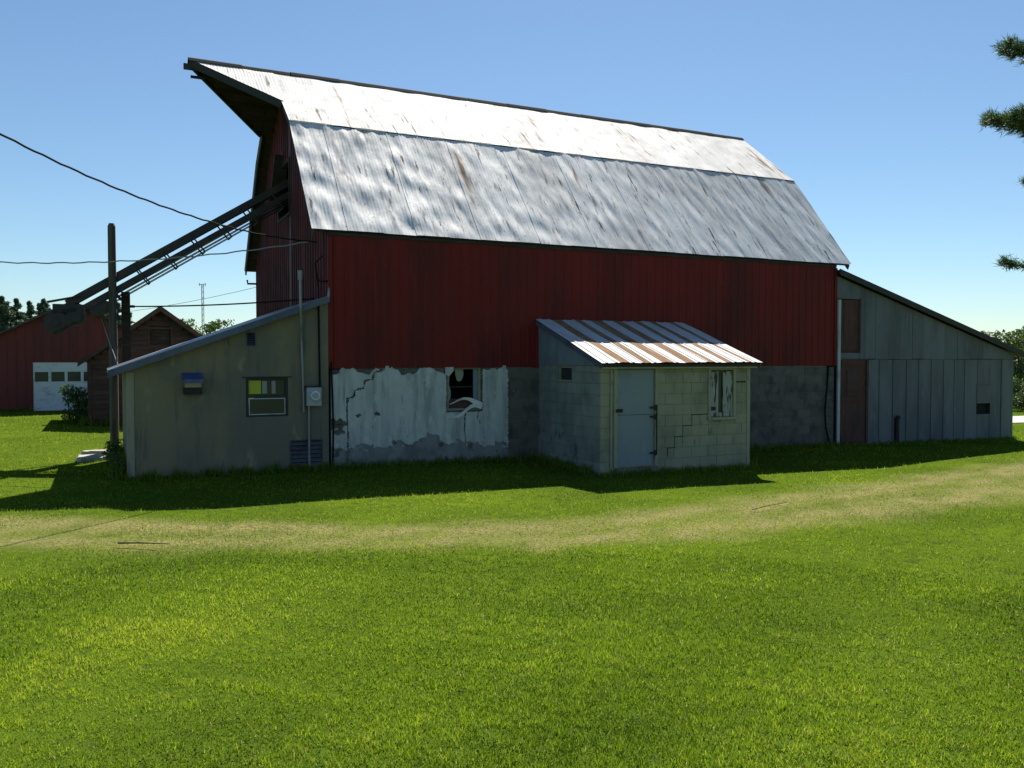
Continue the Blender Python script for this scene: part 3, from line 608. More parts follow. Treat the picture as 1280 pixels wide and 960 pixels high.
MB().prism([(RA-.01, sr(RA)-.10), (RB, sr(RB)-.10), (RB, sr(RB)+.012), (RA-.01, sr(RA)+.012)], SYF-.19, SYF-.162).build('fascia', 'blue_metal', sroof)
MB().prism([(RA, sr(RA)-.056), (RB, sr(RB)-.056), (RB, sr(RB)-.09), (RA, sr(RA)-.09)][::-1], SYF-.15, SYF-.002).build('soffit', 'dark_wood', sroof)
for i in range(7):
    y0 = SYF-.15+i*.56
    MB().prism([(RA, sr(RA)+.003), (RB, sr(RB)+.003), (RB, sr(RB)+.018), (RA, sr(RA)+.018)], y0, y0+.55).build('roof_panel', 'galv', sroof)
# bent flashing at the top end
MB().tube([(-.07, SYF-.17, sr(-.07)-.02), (-.06, SYF-.17, sr(-.07)+.10), (-.055, SYF-.15, sr(-.07)+.17)], [.025, .018, .008], 6).build('bent_flashing', 'galv', sroof)
# window: dark outer frame, two sashes, yellow-green card for the sunlit lawn
wf = MB().box(SW[0], SW[0]+.045, SYF+.01, SYF+.10, SW[2], SW[3]).box(SW[1]-.045, SW[1], SYF+.01, SYF+.10, SW[2], SW[3]).box(SW[0]+.045, SW[1]-.045, SYF+.011, SYF+.099, SW[3]-.04, SW[3]).box(SW[0]+.045, SW[1]-.045, SYF+.011, SYF+.099, SW[2], SW[2]+.03).box(SW[0]+.045, SW[1]-.045, SYF+.02, SYF+.09, 1.315, 1.36)
shw = wf.build('window', 'dark_trim', shed)
a, b, c, d = SW[0]+.05, SW[1]-.05, SW[2]+.035, 1.31
MB().box(a, a+.018, SYF+.005, SYF+.03, c, d).box(b-.018, b, SYF+.005, SYF+.03, c, d).box(a+.018, b-.018, SYF+.006, SYF+.029, d-.018, d).box(a+.018, b-.018, SYF+.006, SYF+.029, c, c+.018).build('lower_sash', 'white_pipe', shw)
MB().box(a+.018, b-.018, SYF+.018, SYF+.022, c+.018, d-.018).build('pane', 'glass', shw)
MB().box(a-.003, b+.003, SYF+.06, SYF+.064, 1.362, SW[3]-.042).build('pane', 'glass', shw)
MB().box(a+.005, a+.215, SYF+.050, SYF+.054, 1.385, SW[3]-.05).build('lawn_view_card', 'lawn_view_card', shw)  # card coloured as the sunlit lawn that shows in the glass
for q in (.235, .40): MB().box(a+q, a+q+.085-.1*(q-.235), SYF+.051, SYF+.055, 1.385, SW[3]-.06).build('curtain_strip', 'galv', shw)
MB().box(SW[0]-.06, SW[1]+.06, SYF-.02, SYF-.001, SW[3], SW[3]+.02).build('drip_cap', 'dark_trim', shw)
# louvred vents
def louver(o, n, name, par, mname, split=None):
    x0, x1, z0, z1 = o
    f = MB().box(x0, x0+.02, SYF-.012, SYF+.05, z0, z1).box(x1-.02, x1, SYF-.012, SYF+.05, z0, z1).box(x0+.02, x1-.02, SYF-.011, SYF+.049, z1-.02, z1).box(x0+.02, x1-.02, SYF-.011, SYF+.049, z0, z0+.02)
    fo = f.build(name, mname, par)
    MB().box(x0+.005, x1-.005, SYF+.06, SYF+.065, z0+.005, z1-.005).build('backing', 'gap_dark', fo)
    for i in range(n):
        z = z0+.03+(z1-z0-.06)*(i+.5)/n; hh = (z1-z0-.06)/n
        MB().add([(x0+.021, SYF-.008, z-hh*.42), (x1-.021, SYF-.008, z-hh*.42), (x1-.021, SYF+.04, z+hh*.30), (x0+.021, SYF+.04, z+hh*.30), (x0+.021, SYF-.004, z-hh*.30), (x1-.021, SYF-.004, z-hh*.30), (x1-.021, SYF+.044, z+hh*.42), (x0+.021, SYF+.044, z+hh*.42)],
                 [(0, 3, 2, 1), (4, 5, 6, 7), (0, 1, 5, 4), (1, 2, 6, 5), (2, 3, 7, 6), (3, 0, 4, 7)]).build('slat', mname, fo)
    return fo
louver(SV, 5, 'louvre_vent', shed, 'vent_metal'); louver(SL, 5, 'floor_vent', shed, 'vent_metal')
# exhaust hood with blue lid and amber lens
hx0, hx1 = -2.53, -2.21
hd = MB().prism([(SYF-.20, 1.60), (SYF, 1.66), (SYF, 1.755), (SYF-.03, 1.765), (SYF-.20, 1.655)], hx0, hx1, 'x').build('exhaust_hood', 'hood_blue', shed)
MB().box(hx0+.03, hx1-.03, SYF-.16, SYF-.001, 1.52, 1.598).build('hood_band', 'hood_amber', hd)
MB().box(hx0+.015, hx1-.015, SYF-.13, SYF-.001, 1.40, 1.518).build('hood_box', 'iron', hd)
# electric meter, mast and conduits
mb_ = MB().box(-.455, -.195, SYF-.13, SYF-.001, 1.16, 1.49); met = mb_.build('electric_meter', 'meter_grey', shed)
MB().cyl((-.315, SYF-.165, 1.345), (0, 1, 0), .082, .07, 20).build('meter_glass', 'torn_plastic', met)
MB().cyl((-.315, SYF-.205, 1.345), (0, 1, 0), .058, .012, 20).build('meter_dial', 'meter_grey', met)
MB().box(-.47, -.18, SYF-.14, SYF-.001, 1.492, 1.515).build('meter_cap', 'iron', met)
MB().tube([(-.50, SYF-.05, 1.05), (-.50, SYF-.05, 1.3), (-.53, SYF-.05, 2.3), (-.575, SYF-.21, 2.90), (-.58, SYF-.215, 3.50)], .024, 8).build('mast_conduit', 'galv', met)
MB().tube([(-.58, SYF-.215, 3.40), (-.58, SYF-.215, 3.56)], .042, 10).build('weather_head', 'galv', met)
MB().tube([(-.20, SYF-.03, 1.5), (-.215, SYF-.03, 3.0)], .018, 6).build('dark_conduit', 'wire', met)
MB().tube([(-.405, SYF-.05, 1.16), (-.405, SYF-.05, .0)], .024, 8).build('ground_conduit', 'galv', met)

# ================================================================== GREY LEAN-TO (right)
lt = empty('board_lean_to', (16, 3, -.2), 'grey board-sided lean-to with long sloping roof at the barn end', 'shed')
LX0, LX1, LYB = L+.035, 19.40, 7.4
lr = lambda x: 4.18-(x-12.55)*(4.18-2.13)/(19.82-12.55)
UD = (12.66, 13.36, 2.16, 3.49); LD = (12.66, 13.66, -.17, 1.99); VT = (17.84, 18.42, .48, 1.30)
lb = MB(); strip_wall(lb, LX0+.02, LX1-.02, -.7, lambda u: lr(u)-.13, .02, .12, [UD, LD, VT])
lb.prism([(.121, -.7), (LYB, -.7), (LYB, lr(LX1)-.13), (.121, lr(LX1)-.13)], LX1-.12, LX1-.02, 'x')
lb.box(LX0+.02, LX1-.121, LYB-.1, LYB, -.7, 2.0)
lb.build('wall_frame', 'dark_wood', lt)
random.seed(5)
x = LX0; k = 0
while x < LX1-.05:      # upper boards, cut to the roof slope, lapping over the lower ones
    w = min(random.uniform(.36, .52), LX1-x); a, b = x+.004, x+w-.004; d = random.uniform(0, .008); z0 = 2.0+random.uniform(-.01, .01)
    for (s, e, za) in ([(a, b, z0)] if a > UD[1] or b < UD[0] else ([(a, b, UD[3])] if b <= UD[1]+.05 else [(a, UD[1], UD[3]), (UD[1], b, z0)])):
        if e-s > .02: MB().prism([(s, za), (e, za), (e, lr(e)-.135), (s, lr(s)-.135)], -.022-d, .015).build('upper_board', 'gray_board', lt)
    x += w; k += 1
MB().box(LX0, UD[1], -.015, .015, 2.0, UD[2]-.005).build('upper_board', 'gray_board', lt)
x = LD[1]+.01
while x < LX1-.05:
    w = min(random.uniform(.42, .54), LX1-x); a, b = x+.004, x+w-.004; d = random.uniform(0, .006)
    if b > VT[0] and a < VT[1]:
        if a < VT[0]: MB().box(a, VT[0], -.002-d, .016, -.42, 1.985).build('lower_board', 'gray_board', lt)
        if b > VT[1]: MB().box(VT[1], b, -.002-d, .016, -.42, 1.985).build('lower_board', 'gray_board', lt)
        s, e = max(a, VT[0]), min(b, VT[1])
        MB().box(s+.001, e-.001, -.002-d, .016, -.42, VT[2]).build('lower_board', 'gray_board', lt); MB().box(s+.001, e-.001, -.002-d, .016, VT[3], 1.985).build('lower_board', 'gray_board', lt)
    else:
        MB().box(a, b, -.002-d, .016, -.42, 1.985).build('lower_board', 'gray_board', lt)
    MB().box(b-.018, b+.026, -.024, -.009, -.40, 1.98).build('batten', 'gray_board', lt) if b < LX1-.1 and not (VT[0]-.03 < b < VT[1]+.03) else None
    x += w
for i in range(6):
    y = .13+i*1.22; MB().box(LX1-.019, LX1+.006, y, y+1.215, -.6, lr(LX1)-.14).build('side_board', 'gray_board', lt)
# small hatch with open gap below
ht_ = MB().box(VT[0]+.01, VT[1]-.01, -.018, .006, .78, VT[3]-.01).build('hatch_panel', 'gray_board', lt)
MB().box(VT[0], VT[1], .09, .10, VT[2], .80).build('hatch_gap', 'gap_dark', lt)
MB().box(VT[0]-.03, VT[1]+.03, -.03, -.019, VT[3]-.03, VT[3]).build('hatch_cleat', 'gray_board', ht_)
# doors
def plank_door(o, name, window=None):
    x0, x1, z0, z1 = o; n = 4; first = None
    root = MB().box(x0+.01, x1-.01, .035, .055, z0+.01, z1-.01).build(name, 'dark_wood', lt)
    for i in range(n):
        a, b = x0+.012+(x1-x0-.024)*i/n, x0+.012+(x1-x0-.024)*(i+1)/n-.006
        MB().box(a, b, .008-random.uniform(0, .005), .034, z0+.02, z1-.02).build('plank', 'red_door', root)
    return root
ud = plank_door(UD, 'loft_door'); ld = plank_door(LD, 'door')
MB().box(UD[0]+.02, UD[1]-.02, -.012, .004, UD[2]+.08, UD[2]+.17).build('cross_rail', 'red_door', ud)
for z in (LD[3]-.14, .95, LD[2]+.10): MB().box(LD[0]+.10, LD[1]-.10, -.014, .002, z, z+.11).build('cross_rail', 'red_door', ld)
MB().box(LD[0]+.30, LD[1]-.30, -.012, .002, 1.08, 1.72).build('door_panel', 'brown_board', ld)
MB().box(LD[0]-.02, LD[0]+.035, -.02, .03, LD[2], LD[3]).box(LD[1]-.04, LD[1]+.03, -.026, .03, LD[2], LD[3]+.02).box(LD[0]+.035, LD[1]-.04, -.02, .03, LD[3]-.03, LD[3]+.02).build('door_frame', 'brown_board', lt)
MB().box(UD[1]-.01, UD[1]+.03, -.034, -.024, UD[2], UD[3]+.03).build('door_frame', 'red_door', lt)
MB().box(LX0+.0, LX0+.085, -.075, -.035, -.25, 3.46).build('white_corner_post', 'white_pipe', lt)
# roof
lroof = MB().prism([(12.55, lr(12.55)-.05), (19.82, lr(19.82)-.05), (19.82, lr(19.82)), (12.55, lr(12.55))], -.14, LYB+.2).build('roof', 'dark_trim', lt)
MB().prism([(12.52, lr(12.52)-.125), (19.84, lr(19.84)-.125), (19.84, lr(19.84)+.015), (12.52, lr(12.52)+.015)], -.17, -.142).build('fascia', 'dark_trim', lroof)
for i in range(12):
    g = corr_sheet((12.56, -.13+i*.65, lr(12.56)+.012), (0, 1, 0), np.array([7.26, 0, lr(19.82)-lr(12.56)])/7.54, .66, 7.54, .0762, -.008, seg=4, rows=2)
    MB().grid(g).build('roof_sheet', 'galv', lroof, True)
MB().tube([(14.69, -.06, -.35), (14.69, -.06, .46), (14.70, -.10, .53)], .055, 10).build('stub_pipe', 'iron', lt)

# ================================================================== ELEVATOR AND POLES
EY = 4.08
el = empty('hay_elevator', (-4.35, EY, 2.9), 'rusty dark steel hay elevator slanting up into the barn gable', 'elevator')
S = Vector((-4.45, EY, 3.05)); U = Vector((.842, 0, .539)).normalized(); Nn = Vector((-U.z, 0, U.x)); LEN = 5.65
def ep(s, n=0.0, y=0.0): return S+U*s+Nn*n+Vector((0, y, 0))
for y in (-.23, .23):
    MB().bar(ep(.1, 0, y), ep(LEN, 0, y), .03, .15, Nn).build('upper_rail', 'elevator_steel', el)
    MB().bar(ep(.35, -.225, y), ep(LEN-.2, -.225, y), .03, .12, Nn).build('lower_rail', 'elevator_steel', el)
    MB().tube([ep(.9, -.345, y), ep(LEN-.25, -.345, y)], .011, 6).build('truss_rod', 'elevator_steel', el)
    MB().tube([ep(.9, -.405, y), ep(LEN-.25, -.40, y)], .010, 6).build('truss_rod', 'elevator_steel', el)
MB().bar(ep(.1, -.05), ep(LEN, -.05), .43, .012, Nn).build('upper_pan', 'elevator_steel', el)
MB().bar(ep(1.9, -.285), ep(LEN-.3, -.285), .43, .012, Nn).build('lower_pan', 'elevator_pan', el)
for k in range(13):
    s = .4+k*.42; MB().bar(ep(s, -.005, -.21), ep(s, -.005, .21), .03, .06, Nn).build('flight', 'elevator_steel', el)
for k, s in enumerate((.95, 1.6, 2.25, 2.9, 3.55, 4.2, 4.85, 5.3)):
    for y in (-.25, .25): MB().bar(ep(s, .06, y), ep(s+.06, -.43, y), .022, .03, U).build('strut', 'elevator_steel', el)
    MB().bar(ep(s+.06, -.42, -.26), ep(s+.06, -.42, .26), .025, .025, U).build('cross_bar', 'elevator_steel', el)
# motor end
MB().box(-4.62, -4.05, EY-.26, EY+.26, 2.88, 3.10).build('motor_bed', 'elevator_steel', el)
MB().cyl((-4.20, EY-.18, 2.84), (0, 1, 0), .17, .34, 18).cyl((-4.20, EY-.37, 2.84), (0, 1, 0), .10, .06, 14).build('motor', 'elevator_steel', el)
MB().cyl((-4.56, EY-.33, 2.72), (0, 1, 0), .22, .05, 26).cyl((-4.56, EY-.33, 2.72), (0, 1, 0), .06, .14, 12).build('drive_pulley', 'elevator_steel', el)
MB().cyl((-4.55, EY-.08, 2.78), (0, 1, 0), .14, .40, 16).build('drum', 'iron', el)
MB().bar((-4.72, EY-.1, 3.14), (-4.10, EY-.1, 3.28), .40, .02).build('guard_plate', 'elevator_steel', el)
MB().bar((-4.62, EY-.36, 2.93), (-4.20, EY-.36, 2.99), .02, .05).bar((-4.60, EY-.36, 2.50), (-4.22, EY-.36, 2.73), .02, .05).build('drive_belt', 'iron', el)
MB().prism([(-3.95, 2.86), (-3.62, 2.95), (-3.45, 3.12), (-3.72, 3.22), (-3.98, 3.08)], EY-.22, EY+.18).build('gear_box', 'elevator_steel', el)
# tall pole, short post
pole = MB().tube([(-3.53, 3.78, -.4), (-3.53, 3.78, 2), (-3.535, 3.78, 4.70), (-3.535, 3.78, 4.76)], [.088, .082, .074, .05], 12)
po = pole.build('wooden_pole', 'pole_wood'); tag(po, 'tall bare weathered pole holding the hay elevator behind the stucco shed', 'pole')
pk = empty('short_post', (-3.28, 4.42, 0), 'short dark square post with diagonal brace and cable behind the shed', 'post')
MB().box(-3.36, -3.19, 4.34, 4.50, -.3, 3.42).build('post', 'dark_wood', pk)
MB().bar((-3.78, 4.40, 3.02), (-3.34, 4.40, 2.02), .05, .06).build('brace', 'pole_wood', pk)
MB().tube([(-3.19, 4.42, 3.12), (-3.10, 4.42, 3.12)], .03, 8).build('cable_anchor', 'iron', pk)
def sag(p, q, s, n=24, far=1.0): return [tuple(np.array(p)*(1-t)+np.array(q)*t-np.array([0, 0, 4*s*t*(1-t)])) for t in np.linspace(0, far, n)]
def pix(x, y, t): return CAM+(FW+RT*(x-640)/FPX+UP*(480-y)/FPX)*t
tag(MB().tube(sag((-3.10, 4.42, 3.12), (-.03, 1.07, 3.17), .04), .016, 6).build('power_cable', 'wire'), 'thick black cable strung level from the short post to the barn', 'cable')
bend = lambda pts, a, f: [(x, y, z+a*math.sin(i*f)*(0 < i < len(pts)-1)) for i, (x, y, z) in enumerate(pts)]
tag(MB().tube(bend(sag((-.16, .9, 4.24), pix(-150, 85, 9.0), .36, 110, 1.85), .006, 1.9), .0135, 6).build('overhead_wire', 'wire'), 'black overhead wire dropping steeply to the barn gable', 'wire')
tag(MB().tube(bend(sag((-.17, .9, 4.23), pix(-200, 312, 17.0), .33, 110, 1.85), .010, 1.7), .013, 6).build('overhead_wire', 'wire_bare'), 'pale twisted overhead wire sagging nearly level to the barn gable', 'wire')
tag(MB().tube(sag((-3.78, 4.05, 2.95), (-3.45, 3.4, 1.86), .02, 6), .010, 6).tube([(-3.45, 3.4, 1.86), (-3.43, 3.38, 1.82)], .010, 6).build('dangling_cord', 'wire_bare'), 'pale loose cord dangling from the elevator gearbox to the shed roof', 'cord')

# ================================================================== RED GARAGE
G = 22.1
gar = empty('red_garage', (-4.75, G+3, 0), 'distant red gabled garage with white overhead door', 'garage')
gc, gh, gp = -4.72, 3.75, 4.28; gs = .515
gt = lambda x: gp-abs(x-gc)*gs
GD = (-6.13, -3.30, -.05, 1.87)
gb = MB(); br = [gc-gh, gc, gc+gh]
strip_wall(gb, gc-gh, gc, -.4, lambda u: gt(u)-.10, G+.02, G+.12, [(GD[0], gc, -.4, GD[3])]); strip_wall(gb, gc, gc+gh, -.4, lambda u: gt(u)-.10, G+.02, G+.12, [(gc, GD[1], -.4, GD[3])])
for s in (-1, 1): gb.box(gc+s*gh-.06, gc+s*gh+.06, G+.121, G+8, -.4, gt(gc+gh)-.1)
gb.box(gc-gh+.061, gc+gh-.061, G+7.9, G+8, -.4, gt(gc+gh)-.1); gb.build('wall_frame', 'dark_wood', gar)
x = gc-gh
while x < gc+gh-.01:
    e = min(x+.30, gc+gh); bt = -.4
    z0 = GD[3]+.005 if (x > GD[0]-.05 and e < GD[1]+.05) else -.3
    if z0 < 0 and e > GD[0] and x < GD[1]: 
        MB().prism([(x+.004, GD[3]), (e-.004, GD[3]), (e-.004, gt(e)-.1), (x+.004, gt(x)-.1)], G-.01, G+.019).build('wall_board', 'garage_red', gar)
        if x < GD[0]: MB().box(x+.004, GD[0], G-.01, G+.019, -.3, GD[3]-.003).build('wall_board', 'garage_red', gar)
        if e > GD[1]: MB().box(GD[1], e-.004, G-.01, G+.019, -.3, GD[3]-.003).build('wall_board', 'garage_red', gar)
    else:
        MB().prism([(x+.004, z0), (e-.004, z0), (e-.004, gt(e)-.1), (x+.004, gt(x)-.1)], G-.01-.006*(int(x*10) % 2), G+.019).build('wall_board', 'garage_red', gar)
    x += .30
for s in (-1, 1):
    e = gc+s*(gh+.35)
    rr = MB().prism([(gc, gp-.09), (e, gt(e)-.09), (e, gt(e)), (gc, gp)] if s > 0 else [(gc, gp), (e, gt(e)), (e, gt(e)-.09), (gc, gp-.09)], G-.35, G+8.3).build('roof', 'shingle', gar)
gd = empty('x', (0, 0, 0), None, None); bpy.data.objects.remove(gd)
gdo = MB().box(GD[0], GD[1], G+.045, G+.06, -.05, GD[3]).build('overhead_door', 'garage_white', gar)
rows = [(-.04, .42), (.43, .89), (.90, 1.12), (1.50, 1.86)]
for a, b in rows: MB().box(GD[0]+.01, GD[1]-.01, G+.015, G+.044, a, b).build('door_panel', 'garage_white', gdo)
npn = 5; pw = (GD[1]-GD[0]-.02)/npn
for i in range(npn+1):
    xa = GD[0]+.01+i*pw; MB().box(max(GD[0]+.01, xa-.05), min(GD[1]-.01, xa+.05), G+.014, G+.044, 1.125, 1.495).build('mullion', 'garage_white', gdo)
    if i < npn: MB().box(xa+.051, xa+pw-.051, G+.03, G+.040, 1.125, 1.495).build('pane', 'glass', gdo)

# ================================================================== BROWN SHED
B = 13.0
bsd = empty('brown_shed', (-2.1, B+2, 0), 'old brown board shed with steep gable behind the stucco shed', 'shed')
bc, bh, bp = -2.1, 1.99, 3.62; bs_ = .745
btp = lambda x: bp-abs(x-bc)*bs_
BO = (-2.40, -1.80, 2.42, 2.92)
bb = MB(); strip_wall(bb, bc-bh, bc, -.3, lambda u: btp(u)-.12, B+.02, B+.10, [(BO[0], bc, BO[2], BO[3])]); strip_wall(bb, bc, bc+bh, -.3, lambda u: btp(u)-.12, B+.02, B+.10, [(bc, BO[1], BO[2], BO[3])])
for s in (-1, 1): bb.box(bc+s*bh-.05, bc+s*bh+.05, B+.101, B+4.5, -.3, btp(bc+bh)-.12)
bb.build('wall_frame', 'dark_wood', bsd)
z = -.12
while z < bp-.2:
    z1 = z+.15; ext = min(bh, (bp-.12-z1)/bs_)
    if ext > .05:
        segs = [(bc-ext, bc+ext)]
        if z1 > BO[2]+.02 and z < BO[3]-.02: segs = [(bc-ext, BO[0]), (BO[1], bc+ext)]
        for a, b in segs:
            if b > a: MB().add([(a, B-.018, z), (b, B-.018, z), (b, B+.005, z1-.006), (a, B+.005, z1-.006), (a, B+.019, z), (b, B+.019, z), (b, B+.019, z1-.006), (a, B+.019, z1-.006)], [(0, 1, 2, 3), (7, 6, 5, 4), (0, 4, 5, 1), (3, 2, 6, 7), (0, 3, 7, 4), (1, 5, 6, 2)]).build('clapboard', 'brown_board', bsd)
    z = z1
MB().box(BO[0]-.06, BO[0], B-.03, B+.05, BO[2]-.06, BO[3]+.06).box(BO[1], BO[1]+.06, B-.03, B+.05, BO[2]-.06, BO[3]+.06).box(BO[0], BO[1], B-.029, B+.05, BO[3], BO[3]+.06).box(BO[0], BO[1], B-.029, B+.05, BO[2]-.06, BO[2]).build('window', 'brown_board', bsd)
MB().box(BO[0], BO[1], B+.04, B+.05, BO[2], BO[3]).build('shutter', 'dark_wood', bsd)
for s in (-1, 1):
    e = bc+s*(bh+.30); pts = [(bc, bp-.07), (e, btp(e)-.07), (e, btp(e)), (bc, bp)]
    MB().prism(pts if s > 0 else pts[::-1], B-.28, B+4.7).build('roof', 'shingle', bsd)
    pts = [(bc, bp-.15), (e, btp(e)-.15), (e, btp(e)+.01), (bc, bp+.01)]
    MB().prism(pts if s > 0 else pts[::-1], B-.30, B-.282).build('barge_board', 'brown_board', bsd)
    MB().box(bc+s*bh-.04, bc+s*bh+.06, B-.03, B+.06, -.15, btp(bc+bh)-.13).build('corner_board', 'brown_board', bsd)

# ================================================================== ANTENNA TOWER far behind
tw = empty('antenna_tower', (6.0, 80, 0), 'thin lattice antenna mast far behind the sheds', 'antenna')
for k in range(3):
    a = 2.1*k; MB().tube([(6.0+.12*math.cos(a), 80+.12*math.sin(a), -1), (6.0+.12*math.cos(a), 80+.12*math.sin(a), 9.9)], .035, 5).build('leg', 'galv', tw)
for k in range(16):
    z = .3+k*.6; MB().bar((5.9, 80, z), (6.08, 80.05, z+.5), .025, .025).build('lattice_bar', 'galv', tw)
MB().bar((5.65, 80, 9.85), (6.35, 80, 9.92), .06, .06).bar((5.7, 80, 9.7), (5.7, 80, 10.05), .05, .05).bar((6.3, 80, 9.7), (6.3, 80, 10.05), .05, .05).build('aerial', 'galv', tw)
tag(MB().tube(sag((-8, 85, 6.2), (9.5, 60, 8.5), .5, 16), .02, 4).build('far_wire', 'wire_bare'), 'faint distant wire hanging beside the antenna mast', 'wire')

# ================================================================== VEGETATION
def leaf_cloud(centres, radii, per, size, rng, flat=1.0):
    """leaf quads scattered in ellipsoidal clumps; returns verts, faces"""
    V = []
    for (c, r, n) in zip(centres, radii, per):
        d = rng.normal(size=(n, 3)); d /= np.linalg.norm(d, axis=1)[:, None]; rad = rng.uniform(.35, 1.08, n)**.6
        P = np.array(c)+d*rad[:, None]*np.array(r)
        a = rng.normal(size=(n, 3)); a /= np.linalg.norm(a, axis=1)[:, None]; b = np.cross(a, rng.normal(size=(n, 3))); b /= np.linalg.norm(b, axis=1)[:, None]
        s = size*rng.uniform(.6, 1.3, n)[:, None]
        V.append(np.stack([P-a*s, P+b*s*.45, P+a*s, P-b*s*.45], 1))
    V = np.concatenate(V); n = len(V); F = np.arange(n*4).reshape(n, 4)
    return V.reshape(-1, 3), F
def fast_mesh(name, V, F, matname):
    me = bpy.data.meshes.new(name); nv = len(V); nf, k = F.shape
    me.vertices.add(nv); me.vertices.foreach_set('co', np.ascontiguousarray(V, np.float32).ravel())
    me.loops.add(nf*k); me.loops.foreach_set('vertex_index', np.ascontiguousarray(F, np.int32).ravel())
    me.polygons.add(nf); me.polygons.foreach_set('loop_start', np.arange(0, nf*k, k, dtype=np.int32))
    me.update(calc_edges=True); me.materials.append(MATS[matname]); return me
def attach(name, me, parent):
    o = bpy.data.objects.new(name, me); COL.objects.link(o); o.parent = parent; return o
def spruce_mesh(seed, h, n_whorl, rad):
    r = np.random.default_rng(seed); cs = []; rs = []; pr = []
    for k in range(n_whorl):
        t = k/(n_whorl-1); z = h*(.10+.90*t); R = rad*(1-t)**.5*r.uniform(.75, 1.15)+.08; nb = max(3, int(7*(1-t)+3))
        for j in range(nb):
            a = r.uniform(0, 6.28); L_ = R*r.uniform(.6, 1.05)
            for q in (.45, .85): cs.append((L_*q*math.cos(a), L_*q*math.sin(a), z-.15*L_*q)); rs.append((.30*L_+.10, .30*L_+.10, h*.030)); pr.append(30)
    return leaf_cloud(cs, rs, pr, h*.028, r)
def make_tree(name, seed, loc, h, kind, label, cat, group=None):
    root = empty(name, loc, label, cat, group)
    if kind == 'spruce':
        V, F = spruce_mesh(seed, h, 18, h*.24); attach('crown', fast_mesh('crown', V, F, 'spruce_leaf'), root)
        MB().tube([(loc[0], loc[1], loc[2]-.3), (loc[0], loc[1], loc[2]+h*.96)], [h*.018, .02], 7).build('trunk', 'bark', root)
    else:
        r = np.random.default_rng(seed); cs = []; rs = []; pr = []; n = 34
        tr = MB(); tr.tube([(0+loc[0], loc[1], loc[2]-.3), (loc[0]+.05*h, loc[1], loc[2]+h*.35), (loc[0], loc[1], loc[2]+h*.7)], [h*.03, h*.022, h*.008], 7)
        for k in range(n):
            a = r.uniform(0, 6.28); zz = r.uniform(.12 if kind == 'bush' else .28, .93); R = h*.36*math.sqrt(max(.05, 1-((zz-.52)/.5)**2))*r.uniform(.3, 1)
            c = (R*math.cos(a), R*math.sin(a), h*zz); s = h*r.uniform(.07, .14); cs.append(c); rs.append((s*1.15, s*1.15, s*.85)); pr.append(int(r.uniform(70, 120)))
            if k % 4 == 0: tr.tube([(loc[0], loc[1], loc[2]+h*zz*.55), (loc[0]+c[0], loc[1]+c[1], loc[2]+c[2])], [h*.010, h*.003], 5)
        V, F = leaf_cloud(cs, rs, pr, h*.026, r); attach('crown', fast_mesh('crown', V, F, 'broad_leaf'), root)
        tr.build('trunk', 'bark', root)
    return root
def at_ground(px, t): p = pix(px, 470, t); return (float(p[0]), float(p[1]), float(gz(p[0], p[1])))
def top_h(ypx, t): return 2.0+(453-ypx)/FPX*t
SPL = 'dark conifer in the far row behind the red garage'
for i, (px, yt, t) in enumerate(((-34, 384, 96), (4, 378, 95), (22, 381, 97), (38, 384, 99), (56, 381, 102), (-14, 388, 100), (72, 391, 104), (-52, 380, 98))):
    make_tree('conifer', 100+i, at_ground(px, t), top_h(yt, t), 'spruce', SPL, 'tree', 'far conifers behind the garage')
for i, (px, yt, t) in enumerate(((124, 387, 70), (133, 391, 73), (148, 386, 72), (158, 392, 75))):
    make_tree('conifer', 120+i, at_ground(px, t), top_h(yt, t), 'spruce', 'slim conifer showing between the garage roof and the brown shed', 'tree', 'conifers between garage and brown shed')
for i, (px, yt, t) in enumerate(((240, 402, 78), (276, 402, 84), (226, 409, 82))):
    make_tree('leafy_tree', 140+i, at_ground(px, t), top_h(yt, t), 'tree', 'distant round leafy tree just above the stucco shed roof', 'tree', 'distant trees above the shed roof')
for i, (px, yt, t) in enumerate(((1243, 413, 46), (1272, 409, 42), (1296, 400, 44), (1330, 395, 48), (1372, 402, 46))):
    make_tree('leafy_tree', 160+i, at_ground(px, t), top_h(yt, t)*1.03, 'bush', 'dense green leafy tree across the gravel road', 'tree', 'trees across the gravel road')
for i, (px, yt, t) in enumerate(((1262, 462, 39), (1284, 470, 39), (1310, 466, 40))):
    make_tree('roadside_shrub', 180+i, at_ground(px, t), top_h(yt, t), 'bush', 'low pale green shrub on the far verge of the gravel road', 'shrub', 'shrubs on the far road verge')
# far wood that closes the horizon all round
r = np.random.default_rng(77); cs = []; rs = []; pr = []
for k in range(520):
    a = r.uniform(0, 6.28); d = r.uniform(170, 210); s = r.uniform(2.2, 4.0)
    cs.append((d*math.sin(a), d*math.cos(a), r.uniform(.6, 3.2)-.4)); rs.append((s*1.6, s*1.6, s)); pr.append(60)
V, F = leaf_cloud(cs, rs, pr, 1.1, r)
fw_ = bpy.data.objects.new('far_wood', fast_mesh('far_wood', V, F, 'spruce_leaf')); COL.objects.link(fw_)
tag(fw_, 'low far-off wood along the horizon', 'wood', kind='stuff')
